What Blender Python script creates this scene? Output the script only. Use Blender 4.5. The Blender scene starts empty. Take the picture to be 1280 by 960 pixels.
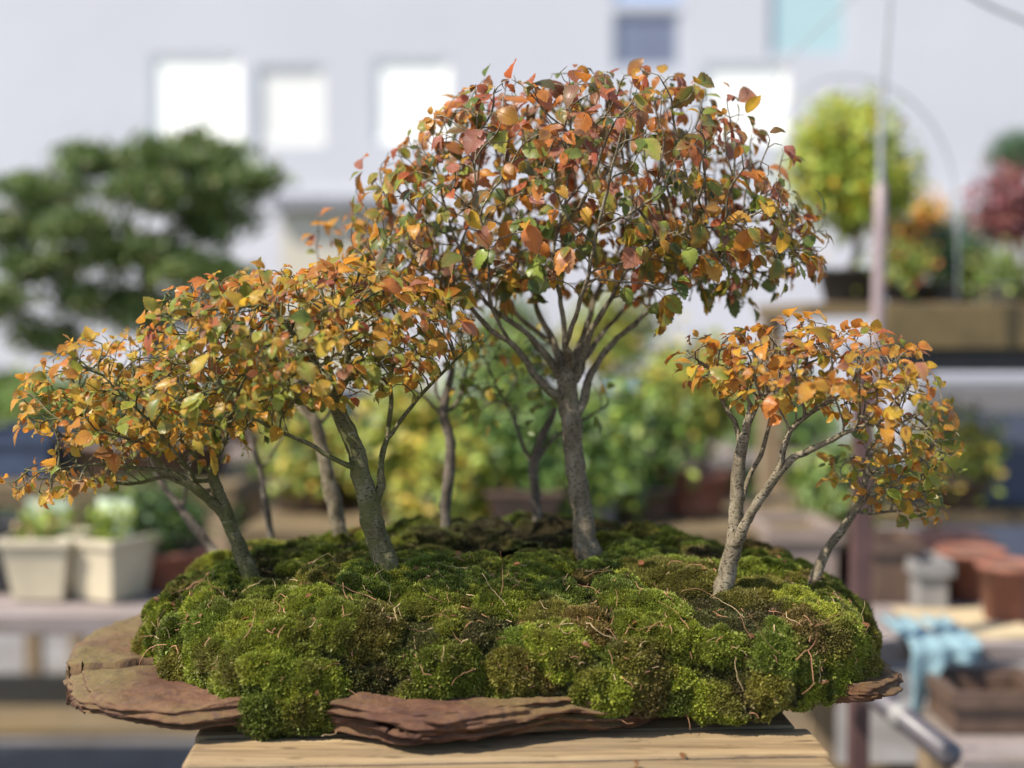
import bpy, math, random
import numpy as np
from mathutils import Vector, noise
from mathutils.bvhtree import BVHTree

random.seed(7)
RNG = np.random.default_rng(7)
S = bpy.context.scene
C = S.collection
CAMZ = 1.23
TABLE = 0.90
F = 1600.0
PA = math.atan(0.05)

def at(px, py, Y):
    """world point seen at photo pixel (1280x960) at forward distance Y"""
    a = (px - 640) / F; b = (480 - py) / F
    dy = math.cos(PA) + b * math.sin(PA)
    dz = -math.sin(PA) + b * math.cos(PA)
    s = Y / dy
    return Vector((a * s, Y, CAMZ + dz * s))

# ------------------------------------------------------------------ materials
def mat(name):
    m = bpy.data.materials.new(name); m.use_nodes = True
    nt = m.node_tree
    return m, nt, nt.nodes['Principled BSDF']

def N(nt, t, **kw):
    n = nt.nodes.new(t)
    for k, v in kw.items():
        if k.startswith('i_'):
            n.inputs[k[2:].replace('_', ' ')].default_value = v
        else:
            setattr(n, k, v)
    return n

def ramp(nt, fac, stops):
    r = nt.nodes.new('ShaderNodeValToRGB')
    el = r.color_ramp.elements
    el[0].position = stops[0][0]; el[0].color = (*stops[0][1], 1)
    el[1].position = stops[-1][0]; el[1].color = (*stops[-1][1], 1)
    for p, c in stops[1:-1]:
        e = el.new(p); e.color = (*c, 1)
    nt.links.new(fac, r.inputs[0])
    return r.outputs[0]

def coords(nt, scale=(1, 1, 1), rot=(0, 0, 0)):
    t = N(nt, 'ShaderNodeTexCoord')
    m = N(nt, 'ShaderNodeMapping')
    m.inputs['Scale'].default_value = scale
    m.inputs['Rotation'].default_value = rot
    nt.links.new(t.outputs['Object'], m.inputs[0])
    return m.outputs[0]

def noise_tex(nt, vec, scale, detail=5, rough=.6, dist=0):
    n = N(nt, 'ShaderNodeTexNoise')
    n.inputs['Scale'].default_value = scale
    n.inputs['Detail'].default_value = detail
    n.inputs['Roughness'].default_value = rough
    n.inputs['Distortion'].default_value = dist
    nt.links.new(vec, n.inputs['Vector'])
    return n.outputs['Fac']

def bump(nt, bs, h, strength=.5, dist=.001):
    b = N(nt, 'ShaderNodeBump')
    b.inputs['Strength'].default_value = strength
    b.inputs['Distance'].default_value = dist
    nt.links.new(h, b.inputs['Height'])
    nt.links.new(b.outputs[0], bs.inputs['Normal'])
    return b

def mixrgb(nt, fac, a, b, mode='MIX'):
    m = N(nt, 'ShaderNodeMixRGB', blend_type=mode)
    for i, v in ((0, fac), (1, a), (2, b)):
        if hasattr(v, 'links'): nt.links.new(v, m.inputs[i])
        elif isinstance(v, (int, float)): m.inputs[i].default_value = v
        else: m.inputs[i].default_value = (*v, 1)
    return m.outputs[0]

def simple(name, col, rough=.6, var=.25, scale=12, metal=0, bmp=.15, bdist=.003):
    m, nt, bs = mat(name)
    v = coords(nt)
    f = noise_tex(nt, v, scale, 6, .65)
    c0 = tuple(x * (1 - var) for x in col); c1 = tuple(min(1, x * (1 + var)) for x in col)
    nt.links.new(ramp(nt, f, [(.3, c0), (.7, c1)]), bs.inputs['Base Color'])
    bs.inputs['Roughness'].default_value = rough
    bs.inputs['Metallic'].default_value = metal
    if bmp: bump(nt, bs, f, bmp, bdist)
    return m

def wood(name, c0, c1, c2, axis='x', scale=1.0, rough=.7):
    m, nt, bs = mat(name)
    sc = {'x': (1.2, 26, 26), 'y': (26, 1.2, 26), 'z': (26, 26, 1.2)}[axis]
    v = coords(nt, tuple(s * scale for s in sc))
    g = noise_tex(nt, v, 2.2, 8, .7, .6)
    g2 = noise_tex(nt, v, 9, 4, .6, .2)
    big = noise_tex(nt, coords(nt, (3, 9, 9)), 1.6, 4, .6)
    c = ramp(nt, g, [(.36, c0), (.5, c1), (.64, c2)])
    c = mixrgb(nt, .45, c, ramp(nt, g2, [(.3, tuple(x * .55 for x in c1)), (.55, c1), (.75, c2)]))
    c = mixrgb(nt, ramp(nt, big, [(.4, (0, 0, 0)), (.65, (.75, .75, .75))]), c, mixrgb(nt, .45, mixrgb(nt, 1, c, (.7, .66, .6), 'MULTIPLY'), (.20, .17, .12)))
    spots = noise_tex(nt, coords(nt, (10, 40, 40)), 3.0, 3, .5)
    c = mixrgb(nt, ramp(nt, spots, [(.60, (0, 0, 0)), (.70, (.6, .6, .6))]), c, tuple(x * .35 for x in c0))
    nt.links.new(c, bs.inputs['Base Color'])
    bs.inputs['Roughness'].default_value = rough
    bs.inputs['Specular IOR Level'].default_value = .25
    h = mixrgb(nt, .5, g, g2)
    bump(nt, bs, h, .55, .0012)
    return m

def bark(name, c0, c1, c2, mossy=0.0):
    m, nt, bs = mat(name)
    v = coords(nt, (1, 1, .45))
    n1 = noise_tex(nt, v, 90, 8, .7)
    n2 = noise_tex(nt, coords(nt, (1, 1, 2.0)), 330, 4, .7)
    n3 = noise_tex(nt, coords(nt), 38, 5, .6)
    c = ramp(nt, n1, [(.3, c0), (.5, c1), (.7, c2)])
    # lenticels / cracks
    dark = ramp(nt, n2, [(.40, (1, 1, 1)), (.46, (0, 0, 0))])
    c = mixrgb(nt, dark, c, tuple(x * .3 for x in c0))
    n4 = noise_tex(nt, coords(nt), 420, 5, .75)
    c = mixrgb(nt, ramp(nt, mixrgb(nt, .45, n3, n4), [(.60 - mossy * .18, (0, 0, 0)), (.66 - mossy * .12, (.8, .8, .8))]), c, mixrgb(nt, n4, (.030, .036, .010), (.115, .115, .03)))
    c = mixrgb(nt, ramp(nt, noise_tex(nt, coords(nt, (1, 1, 3)), 55, 6, .7), [(.62, (0, 0, 0)), (.68, (.45, .45, .45))]), c, (.28, .26, .19))
    nt.links.new(c, bs.inputs['Base Color'])
    bs.inputs['Roughness'].default_value = .85
    bs.inputs['Specular IOR Level'].default_value = .2
    bump(nt, bs, mixrgb(nt, .5, n1, n2), .8, .0012)
    return m

def leafmat(name, rough=.36, trans=.42, veins=True):
    m, nt, bs = mat(name)
    a = N(nt, 'ShaderNodeAttribute', attribute_name='Col')
    col = a.outputs['Color']
    if veins:
        uv = N(nt, 'ShaderNodeAttribute', attribute_name='luv')
        sep = N(nt, 'ShaderNodeSeparateXYZ'); nt.links.new(uv.outputs['Vector'], sep.inputs[0])
        ab = N(nt, 'ShaderNodeMath', operation='ABSOLUTE'); nt.links.new(sep.outputs[1], ab.inputs[0])
        m1 = N(nt, 'ShaderNodeMath', operation='MULTIPLY_ADD'); nt.links.new(ab.outputs[0], m1.inputs[0])
        m1.inputs[1].default_value = -.75; nt.links.new(sep.outputs[0], m1.inputs[2])
        m2 = N(nt, 'ShaderNodeMath', operation='MULTIPLY'); nt.links.new(m1.outputs[0], m2.inputs[0]); m2.inputs[1].default_value = 56
        sn = N(nt, 'ShaderNodeMath', operation='SINE'); nt.links.new(m2.outputs[0], sn.inputs[0])
        vein = ramp(nt, sn.outputs[0], [(.3, (0, 0, 0)), (1, (.85, .85, .85))])
        mid = ramp(nt, ab.outputs[0], [(.0, (1, 1, 1)), (.05, (0, 0, 0))])
        vv = mixrgb(nt, 1, vein, mid, 'ADD')
        col = mixrgb(nt, vv, mixrgb(nt, 1, col, (.82, .78, .72), 'MULTIPLY'), mixrgb(nt, .28, mixrgb(nt, 1, col, (1.35, 1.35, 1.3), 'MULTIPLY'), (.60, .50, .25)))
        blot = noise_tex(nt, coords(nt), 300, 4, .6)
        col = mixrgb(nt, ramp(nt, blot, [(.55, (0, 0, 0)), (.7, (.55, .55, .55))]), col, mixrgb(nt, .55, col, (.16, .07, .025)))
        b = N(nt, 'ShaderNodeBump'); b.inputs['Strength'].default_value = .8; b.inputs['Distance'].default_value = .0012
        inv = N(nt, 'ShaderNodeMath', operation='SUBTRACT'); inv.inputs[0].default_value = 1
        nt.links.new(vv, inv.inputs[1]); nt.links.new(inv.outputs[0], b.inputs['Height'])
        nt.links.new(b.outputs[0], bs.inputs['Normal'])
    nt.links.new(col, bs.inputs['Base Color'])
    bs.inputs['Roughness'].default_value = rough
    bs.inputs['Specular IOR Level'].default_value = .45
    tr = N(nt, 'ShaderNodeBsdfTranslucent')
    nt.links.new(mixrgb(nt, .3, col, mixrgb(nt, 1, col, (1.6, 1.4, .8), 'MULTIPLY')), tr.inputs['Color'])
    mx = N(nt, 'ShaderNodeMixShader'); mx.inputs[0].default_value = trans
    nt.links.new(bs.outputs[0], mx.inputs[1]); nt.links.new(tr.outputs[0], mx.inputs[2])
    nt.links.new(mx.outputs[0], nt.nodes['Material Output'].inputs[0])
    return m

M = {}
M['leaf'] = leafmat('autumn_leaf')
M['bgleaf'] = leafmat('distant_leaf', .5, .3, False)
M['needle'] = leafmat('needle', .6, .1, False)
M['moss'] = leafmat('moss_blade', .6, .3, False)
M['bark_main'] = bark('bark_grey_tan', (.065, .052, .034), (.16, .13, .085), (.27, .23, .165), .25)
M['bark_mossy'] = bark('bark_mossy', (.055, .048, .025), (.11, .098, .05), (.20, .18, .12), .8)
M['bark_dark'] = bark('bark_brown', (.06, .047, .037), (.12, .098, .075), (.20, .17, .14), .1)
M['wood'] = wood('weathered_plank', (.09, .055, .028), (.27, .185, .095), (.40, .30, .17))
M['wood_y'] = wood('bench_leg_wood', (.14, .10, .06), (.28, .20, .12), (.36, .27, .18), 'z')
M['wood_grey'] = wood('greyed_bench_board', (.13, .105, .10), (.23, .19, .18), (.31, .27, .26))
M['wood_dark'] = wood('dark_timber', (.05, .035, .02), (.13, .09, .045), (.24, .17, .07))
M['cream'] = simple('cream_glaze', (.50, .43, .30), .4, .18, 9)
M['terra'] = simple('terracotta', (.20, .075, .045), .7, .25, 25)
M['brownpot'] = simple('brown_clay', (.09, .055, .038), .5, .3, 25)
M['greypot'] = simple('grey_clay', (.20, .19, .18), .55, .25, 25)
M['black'] = simple('black_plastic', (.018, .018, .020), .5, .3, 20)
M['navy'] = simple('navy_plastic', (.03, .045, .085), .45, .2, 20)
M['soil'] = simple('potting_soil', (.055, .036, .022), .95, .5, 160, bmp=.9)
M['white'] = simple('white_paint', (.20, .20, .22), .5, .05, 10)
M['cyan'] = simple('blue_cloth', (.16, .25, .28), .8, .15, 20)
M['card'] = simple('tan_board', (.38, .30, .18), .8, .1, 20)
M['pipe'] = simple('grey_pipe', (.075, .066, .072), .4, .15, 20)
M['wire'] = simple('galvanised_wire', (.26, .27, .27), .5, .15, 60)
M['post'] = simple('rusty_red_post', (.07, .035, .032), .6, .3, 18)
M['pinkpost'] = simple('pale_pipe', (.25, .19, .19), .45, .12, 18)
M['blue'] = simple('blue_plastic', (.10, .25, .55), .45, .1, 18)
M['grey'] = simple('grey_sheet', (.20, .20, .22), .6, .2, 8)
M['carton'] = simple('faded_carton', (.19, .145, .12), .8, .1, 12)
M['slate'] = simple('slate_panel', (.06, .07, .10), .6, .3, 4)
M['yellowrim'] = simple('ochre_wood', (.10, .07, .025), .7, .35, 14)

# ------------------------------------------------------------------ objects
def tag(o, label=None, cat=None, group=None, kind=None):
    if label: o['label'] = label
    if cat: o['category'] = cat
    if group: o['group'] = group
    if kind: o['kind'] = kind
    return o

def thing(name, label, cat, loc, group=None):
    o = bpy.data.objects.new(name, None); C.objects.link(o)
    o.location = loc; o.empty_display_size = .05
    o['_loc'] = 0
    del o['_loc']
    ORG[o.name] = Vector(loc)
    return tag(o, label, cat, group)

ORG = {}
def mesh_obj(name, V, Fc, m, parent=None, smooth=True, cols=None, luv=None, bevel=0, origin=None):
    V = np.asarray(V, dtype=np.float64)
    org = ORG[parent.name] if parent is not None else (Vector(origin) if origin is not None else Vector((0, 0, 0)))
    V = V - np.array(org)
    me = bpy.data.meshes.new(name)
    if isinstance(Fc, np.ndarray):
        nf, k = Fc.shape
        me.vertices.add(len(V)); me.vertices.foreach_set('co', V.astype(np.float32).ravel())
        me.loops.add(nf * k); me.loops.foreach_set('vertex_index', Fc.astype(np.int32).ravel())
        me.polygons.add(nf); me.polygons.foreach_set('loop_start', np.arange(nf, dtype=np.int32) * k)
        me.polygons.foreach_set('loop_total', np.full(nf, k, dtype=np.int32))
        me.update(calc_edges=True)
    else:
        me.from_pydata([tuple(v) for v in V], [], Fc); me.update()
    if smooth:
        me.polygons.foreach_set('use_smooth', np.ones(len(me.polygons), dtype=bool))
    if cols is not None:
        a = me.attributes.new('Col', 'FLOAT_COLOR', 'POINT')
        c4 = np.ones((len(V), 4), np.float32); c4[:, :3] = cols
        a.data.foreach_set('color', c4.ravel())
    if luv is not None:
        a = me.attributes.new('luv', 'FLOAT_VECTOR', 'POINT')
        a.data.foreach_set('vector', np.asarray(luv, np.float32).ravel())
    me.materials.append(m)
    o = bpy.data.objects.new(name, me); C.objects.link(o)
    if parent is not None:
        o.parent = parent
        ORG[o.name] = org
    else:
        o.location = org; ORG[o.name] = org
    if bevel:
        b = o.modifiers.new('bevel', 'BEVEL'); b.width = bevel; b.segments = 2; b.limit_method = 'ANGLE'
    return o

class MB:
    def __init__(s): s.v = []; s.f = []
    def add(s, vs, fs):
        k = len(s.v); s.v += [Vector(v) for v in vs]; s.f += [tuple(i + k for i in f) for f in fs]; return s
    def box(s, x0, x1, y0, y1, z0, z1, rz=0, taper=0, cen=None):
        cx, cy = (x0 + x1) / 2, (y0 + y1) / 2
        vs = []
        for z, t in ((z0, 1 - taper), (z1, 1)):
            for x, y in ((x0, y0), (x1, y0), (x1, y1), (x0, y1)):
                dx, dy = (x - cx) * t, (y - cy) * t
                vs.append((cx + dx * math.cos(rz) - dy * math.sin(rz), cy + dx * math.sin(rz) + dy * math.cos(rz), z))
        if cen is not None: pass
        return s.add(vs, [(3, 2, 1, 0), (4, 5, 6, 7), (0, 1, 5, 4), (1, 2, 6, 5), (2, 3, 7, 6), (3, 0, 4, 7)])
    def lathe(s, c, prof, n=28, sx=1, sy=1):
        vs = []; fs = []
        for r, z in prof:
            for i in range(n):
                a = 2 * math.pi * i / n
                vs.append((c[0] + r * sx * math.cos(a), c[1] + r * sy * math.sin(a), c[2] + z))
        for j in range(len(prof) - 1):
            for i in range(n):
                k = (i + 1) % n
                fs.append((j * n + i, j * n + k, (j + 1) * n + k, (j + 1) * n + i))
        fs.append(tuple(reversed(range(n))))
        return s.add(vs, fs)
    def tube(s, pts, rad, n=8):
        V, Fc = tube(np.array([tuple(p) for p in pts], float), np.full(len(pts), rad) if np.isscalar(rad) else np.array(rad), n)
        return s.add([tuple(v) for v in V], [tuple(int(i) for i in f) for f in Fc] )
    def build(s, name, m, parent=None, smooth=False, bevel=0, origin=None):
        return mesh_obj(name, s.v and np.array([tuple(v) for v in s.v]), s.f, m, parent, smooth, bevel=bevel, origin=origin)

def tube(P, R, n=6):
    P = np.asarray(P, float); m = len(P)
    T = np.gradient(P, axis=0); T /= np.linalg.norm(T, axis=1)[:, None] + 1e-12
    ref = np.array([.31, .77, .55]); 
    if abs(T[0] @ ref) > .9: ref = np.array([1., 0, 0])
    Ns = np.zeros_like(P); u = np.cross(T[0], ref); u /= np.linalg.norm(u)
    for i in range(m):
        u = u - T[i] * (u @ T[i]); u /= np.linalg.norm(u) + 1e-12; Ns[i] = u
    B = np.cross(T, Ns)
    a = np.arange(n) * 2 * math.pi / n
    V = P[:, None, :] + R[:, None, None] * (np.cos(a)[None, :, None] * Ns[:, None, :] + np.sin(a)[None, :, None] * B[:, None, :])
    V = V.reshape(-1, 3)
    i = np.arange(m - 1)[:, None] * n; j = np.arange(n)[None, :]; k = (j + 1) % n
    Fc = np.stack([i + j, i + k, i + n + k, i + n + j], -1).reshape(-1, 4)
    tip = len(V); V = np.vstack([V, P[-1] + T[-1] * R[-1] * .8])
    cap = np.stack([(m - 1) * n + j[0], (m - 1) * n + k[0], np.full(n, tip), np.full(n, tip)], -1)
    return V, np.vstack([Fc, cap])  # degenerate quads at tip

# ------------------------------------------------------------------ leaf batches
def leaf_template(seg=7, serr=True):
    mid = [(t, 0) for t in np.linspace(0, 1, seg + 1)]
    verts = list(mid); faces = []
    def w(t): return .36 * (math.sin(math.pi * min(1, t) ** .80)) ** .8 if 0 < t < 1 else 0
    for sgn in (1, -1):
        base = len(verts)
        for i in range(seg):
            t0, t1 = i / seg, (i + 1) / seg
            ta = t0 + .25 / seg; tb = t0 + .80 / seg
            verts.append((ta, sgn * w(ta) * (.93 if serr else 1)))
            verts.append((min(1, tb + (.35 / seg if serr else 0)), sgn * w(tb) * (1.08 if serr else 1)))
        for i in range(seg):
            a, b = base + 2 * i, base + 2 * i + 1
            fs = [(i, a, b), (i, b, i + 1)]
            if i < seg - 1: fs.append((i + 1, b, a + 2))
            for f in fs: faces.append(f if sgn < 0 else f[::-1])
    return np.array(verts), np.array(faces)

TPL_HI = leaf_template(6, True)
TPL_LO = (np.array([(0, 0), (.35, .3), (.35, -.3), (.8, .24), (.8, -.24), (1, 0), (.5, 0)]), np.array([(0, 2, 6), (0, 6, 1), (2, 4, 6), (6, 3, 1), (4, 5, 6), (6, 5, 3)]))
TPL_BLADE = (np.array([(0, .5), (0, -.5), (1, 0)]), np.array([(0, 1, 2)]))

def norm(a): return a / (np.linalg.norm(a, axis=-1, keepdims=True) + 1e-12)

def leaves(P, D, Nn, L, C1, C2, tpl=TPL_HI, bend=(.15, 1.5), fold=(.03, .5), width=.9):
    """batch of leaves: base P, axis D, approx normal Nn, length L, colours C1 (middle) C2 (margin)"""
    n = len(P); uv, fc = tpl
    D = norm(D); Sd = norm(np.cross(Nn, D)); Nn = np.cross(D, Sd)
    k = RNG.uniform(*bend, n)[:, None]; fo = RNG.uniform(*fold, n)[:, None]
    wv = (width * RNG.uniform(.85, 1.15, n))[:, None]
    u = uv[None, :, 0]; v = uv[None, :, 1] * wv
    ph = RNG.uniform(0, 6.28, n)[:, None]
    x = np.sin(k * u) / k; z = -(1 - np.cos(k * u)) / k + np.abs(v) * fo + .03 * np.sin(u * 9 + ph) * v * 4 * (np.abs(v) > 0.01)
    tw = RNG.uniform(-.5, .5, n)[:, None] * u
    y = v * np.cos(tw); z = z + v * np.sin(tw)
    Lr = L[:, None, None]
    V = P[:, None, :] + Lr * (x[..., None] * D[:, None, :] + y[..., None] * Sd[:, None, :] + z[..., None] * Nn[:, None, :])
    m = len(uv)
    Fc = (fc[None] + (np.arange(n) * m)[:, None, None]).reshape(-1, 3)
    mg = np.clip(np.abs(uv[:, 1]) * 3.2, 0, 1)[None, :, None]
    tipw = np.clip(uv[:, 0] - .4, 0, 1)[None, :, None]
    f = np.clip(mg * .7 + tipw * .8, 0, 1)
    cols = C1[:, None, :] * (1 - f) + C2[:, None, :] * f
    luv = np.zeros((n, m, 3)); luv[..., 0] = uv[None, :, 0]; luv[..., 1] = uv[None, :, 1] * 3
    return V.reshape(-1, 3), Fc, cols.reshape(-1, 3), luv.reshape(-1, 3)

def randdir(n):
    return norm(RNG.normal(size=(n, 3)))

# ------------------------------------------------------------------ tree growth
def catmull(pts, step):
    pts = np.array(pts, float)
    if len(pts) < 3:
        pts = np.vstack([pts[:1], (pts[:1] + pts[-1:]) / 2, pts[-1:]])
    P = np.vstack([2 * pts[0] - pts[1], pts, 2 * pts[-1] - pts[-2]])
    out = []
    for i in range(1, len(P) - 2):
        n = max(1, int(np.linalg.norm((P[i + 1] - P[i])[:3]) / step))
        for j in range(n):
            t = j / n
            out.append(.5 * ((2 * P[i]) + (-P[i - 1] + P[i + 1]) * t + (2 * P[i - 1] - 5 * P[i] + 4 * P[i + 1] - P[i + 2]) * t * t + (-P[i - 1] + 3 * P[i] - 3 * P[i + 1] + P[i + 2]) * t ** 3))
    out.append(P[-2])
    return np.array(out)

def grow_tree(limbs, attr, step=.009, kill=.014, r0=.0007, expo=2.25, iters=220, jitter=.13, growfrom=0, up=.12, ttube=1.0):
    """limbs: list of arrays (x,y,z,r). returns nodes, parents, radius, handmask"""
    pos = []; par = []; hr = []; can = []
    for li, L in enumerate(limbs):
        c = catmull(L, step)
        c[1:-1, :3] += RNG.normal(size=(len(c) - 2, 3)) * c[1:-1, 3:4] * (.04 if li == 0 else .14)
        for q in range(2, len(c) - 1):
            v = Vector(c[q, :3] * 32) + Vector((li * 7.1, 0, 0)); k_ = c[q, 3] * (.35 if li == 0 else 1.5)
            c[q, :3] += k_ * np.array([noise.noise(v), noise.noise(v + Vector((9, 0, 0))), noise.noise(v + Vector((0, 9, 0)))])
        if li == 0: prev = -1; seg = c
        else:
            d = np.linalg.norm(np.array(pos) - c[0, :3], axis=1); prev = int(d.argmin()); seg = c[1:] if len(c) > 1 else c
        for q, row in enumerate(seg):
            pos.append(row[:3]); par.append(prev); hr.append(max(row[3], .0003)); prev = len(pos) - 1
            can.append(li > 0 or q > len(seg) * (growfrom if growfrom else .8))
    nh = len(pos)
    A = np.array(attr); alive = np.ones(len(A), bool)
    P = np.array(pos); cidx = np.where(can)[0]
    D = np.linalg.norm(A[:, None] - P[cidx][None], axis=2)
    near = cidx[D.argmin(1)]; nd = D.min(1)
    dirs = {}
    pos = [np.array(p) for p in pos]
    for it in range(iters):
        idx = np.where(alive)[0]
        if len(idx) == 0: break
        new = []
        acc = {}
        for i in idx:
            v = A[i] - pos[near[i]]; v = v / (np.linalg.norm(v) + 1e-9)
            k = int(near[i])
            acc.setdefault(k, []).append(v)
        for k, vs in acc.items():
            v = np.mean(vs, 0); ln = np.linalg.norm(v)
            if ln < 1e-3: v = RNG.normal(size=3); ln = np.linalg.norm(v)
            v = v / ln
            pr = par[k]
            if pr >= 0:
                pd = pos[k] - pos[pr]; v = v + .7 * pd / (np.linalg.norm(pd) + 1e-9)
            v = v + RNG.normal(size=3) * jitter; v[2] += up
            v = v / np.linalg.norm(v)
            p = pos[k] + v * step
            key = dirs.setdefault(k, [])
            if any(np.dot(v, q) > .93 for q in key): continue
            key.append(v)
            if len(key) > 4: continue
            pos.append(p); par.append(k); hr.append(0); new.append(len(pos) - 1)
        if not new:
            # release stuck attractors
            alive[idx] = False; break
        NP = np.array([pos[q] for q in new])
        dd = np.linalg.norm(A[idx][:, None] - NP[None], axis=2)
        mn = dd.min(1); am = dd.argmin(1)
        upd = mn < nd[idx]
        near[idx[upd]] = np.array(new)[am[upd]]; nd[idx[upd]] = mn[upd]
        alive[idx[nd[idx] < kill]] = False
        if len(pos) > 22000: break
    n = len(pos); P = np.array(pos)
    ch = [[] for _ in range(n)]
    for i, p in enumerate(par):
        if p >= 0: ch[p].append(i)
    acc = np.zeros(n)
    for i in range(n - 1, -1, -1):
        if not ch[i]: acc[i] = r0 ** expo
        if par[i] >= 0: acc[par[i]] += acc[i]
    R = acc ** (1 / expo)
    for i in range(nh):
        if hr[i] > 0: R[i] = hr[i]
    for i in range(n):
        if par[i] >= 0: R[i] = min(R[i], R[par[i]])
    return P, par, R, ch, nh

def tree_mesh(P, par, R, ch, nh, thick=.004):
    Vs = []; Fs = []; off = 0
    stack = [(0, -1)]
    while stack:
        s, pr = stack.pop()
        chain = [] if pr < 0 else [pr]
        rr = [] if pr < 0 else [min(R[pr], R[s] * 1.25)]
        k = s
        while True:
            chain.append(k); rr.append(R[k])
            if not ch[k]: break
            c = sorted(ch[k], key=lambda q: -R[q])
            for q in c[1:]: stack.append((q, k))
            k = c[0]
        if len(chain) < 2: continue
        pts = P[chain]; rad = np.array(rr)
        big = rad.max() > thick
        if big or len(chain) > 2:
            q = catmull(np.hstack([pts, rad[:, None]]), .0028 if big else .0045)
            pts = q[:, :3]; rad = np.maximum(q[:, 3], .0003)
        rad[-1] *= .6
        n = 18 if rad.max() > thick * 1.6 else (9 if big else 4)
        V, Fc = tube(pts, rad, n)
        if big:
            cen = np.repeat(pts, n, axis=0); body = V[:-1]
            d = np.array([noise.noise(Vector(v * 260)) + 1.2 * noise.noise(Vector(v * 90)) + .8 * noise.noise(Vector(v * 40)) for v in body])
            body = cen + (body - cen) * (1 + np.clip(.0017 / np.linalg.norm(body - cen, axis=1), 0, .12) * d)[:, None]
            V = np.vstack([body, V[-1:]])
        Vs.append(V); Fs.append(Fc + off); off += len(V)
    return np.vstack(Vs), np.vstack(Fs)

def tree_mesh_fix(V, Fc):
    # split degenerate cap quads off: from_pydata style list
    return [tuple(int(x) for x in (f if f[2] != f[3] else f[:3])) for f in Fc]

def ell_points(ells, n, shell=.35, zmin=None):
    """ells: (cx,cy,cz,rx,ry,rz,weight)"""
    w = np.array([e[6] for e in ells], float); w /= w.sum(); out = []
    pick = RNG.choice(len(ells), n, p=w)
    for e_i, e in enumerate(ells):
        k = int((pick == e_i).sum()); d = randdir(k); r = RNG.uniform(shell ** 3, 1, k) ** (1 / 3)
        out.append(np.array(e[:3]) + d * r[:, None] * np.array(e[3:6]))
    return np.vstack(out)

def pell(px, py, Y, rpx, rpy, ry, w=1, rot=0):
    c = at(px, py, Y)
    return (c.x, c.y, c.z, rpx * Y / F, ry, rpy * Y / F, w)

# colours
OR = (.58, .19, .03); YE = (.66, .42, .045); LG = (.30, .36, .05); GR = (.13, .20, .035); DG = (.05, .095, .03)
RD = (.42, .085, .04); PK = (.44, .17, .13); BR = (.22, .085, .035); YO = (.66, .31, .035); BG = (.10, .16, .09)

def palette_pick(pal, n):
    c = np.array([p[0] for p in pal]); w = np.array([p[1] for p in pal], float); w /= w.sum()
    i = RNG.choice(len(pal), n, p=w)
    return c[i] * RNG.uniform(.75, 1.25, (n, 1)) * RNG.uniform(.92, 1.08, (n, 3))

def crown(P, par, R, ch, nh, palfn, size, dens=1.0, droop=.6, tpl=TPL_HI, tips=2, cen=None):
    n = len(P); bp = []; bd = []
    for i in range(nh, n):
        if R[i] > .0022: continue
        d = P[i] - P[par[i]]
        if not ch[i]: k = tips if RNG.random() < dens else 0
        else: k = 1 if RNG.random() < dens * .28 else 0
        for _ in range(k):
            bp.append(P[i]); bd.append(d)
    bp = np.array(bp); bd = norm(np.array(bd)); m = len(bp)
    out = norm(bp - cen)
    D = norm(bd * .5 + randdir(m) * .75 + out * .45)
    D[:, 2] -= droop * RNG.uniform(.3, 1.5, m); D = norm(D)
    Nn = norm(out * .9 + randdir(m) * .6 + np.array([0, -.45, .45]))
    # petiole offset
    base = bp + D * .002
    sz = np.where(RNG.random(m) < .76, RNG.uniform(size[0] * .6, size[0] * 1.25, m), RNG.uniform(size[0] * 1.2, size[1], m)); print('leaves', m)
    c1, c2 = palfn(bp, m)
    return leaves(base, D, Nn, sz, c1, c2, tpl)

def planted_tree(name, label, limbs, ells, nattr, barkm, palfn, size, dens=1, droop=.6, base_d=None, group='trees planted in the moss mound', tips=2, shell=.35, step=.009, kill=.013, r0=.0005, cut=None, up=.12, ws=.82, wl=.62):
    W = []
    for li, L in enumerate(limbs):
        k = ws if li == 0 else wl
        W.append(np.array([[*at(px, py, Y), k * w * .5 * Y / F] for px, py, Y, w in L]))
    b0 = W[0][1]; rb = b0[3]; a0 = RNG.uniform(0, 6.28); roots = []
    W[0][0][3] *= .9; W[0][1][3] *= .9
    for k in range(0):
        a = a0 + k * 1.05 + RNG.uniform(-.25, .25); u = np.array([math.cos(a), math.sin(a)]); ln = rb * RNG.uniform(1.25, 1.7)
        z = b0[2]; q = lambda f, dz: [b0[0] + u[0] * ln * f, b0[1] + u[1] * ln * f]
        roots.append(np.array([[*q(.30, 0), z + rb * 1.6, rb * .40], [*q(.5, 0), z + rb * .75, rb * .42], [*q(.75, 0), z + rb * .0, rb * .38], [*q(1.0, 0), z - rb * .9, rb * .25]]))
    A = ell_points(ells, nattr, shell)
    if cut is not None: A = A[[cut(a) for a in A]]
    P, par, R, ch, nh = grow_tree(W, A, step, kill, r0, up=up)
    b = W[0][1][:3]
    t = thing(name, label, 'bonsai tree', tuple(b), group)
    V, Fc = tree_mesh(P, par, R, ch, nh)
    for rt in roots:
        q = catmull(rt, .002); V2, F2 = tube(q[:, :3], q[:, 3], 10)
        d = np.array([noise.noise(Vector(v * 150)) for v in V2]); cc = np.vstack([np.repeat(q[:, :3], 10, 0), q[-1:, :3]]); V2 = cc + (V2 - cc) * (1 + .25 * d)[:, None]
        Fc = np.vstack([Fc, F2 + len(V)]); V = np.vstack([V, V2])
    mesh_obj('trunk', V, tree_mesh_fix(V, Fc), barkm, t)
    cen = A.mean(0) - np.array([0, 0, .05])
    V, Fc, cc, luv = crown(P, par, R, ch, nh, palfn, size, dens, droop, TPL_HI, tips, cen)
    mesh_obj('crown', V, Fc, M['leaf'], t, True, cc, luv)
    return t

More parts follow.
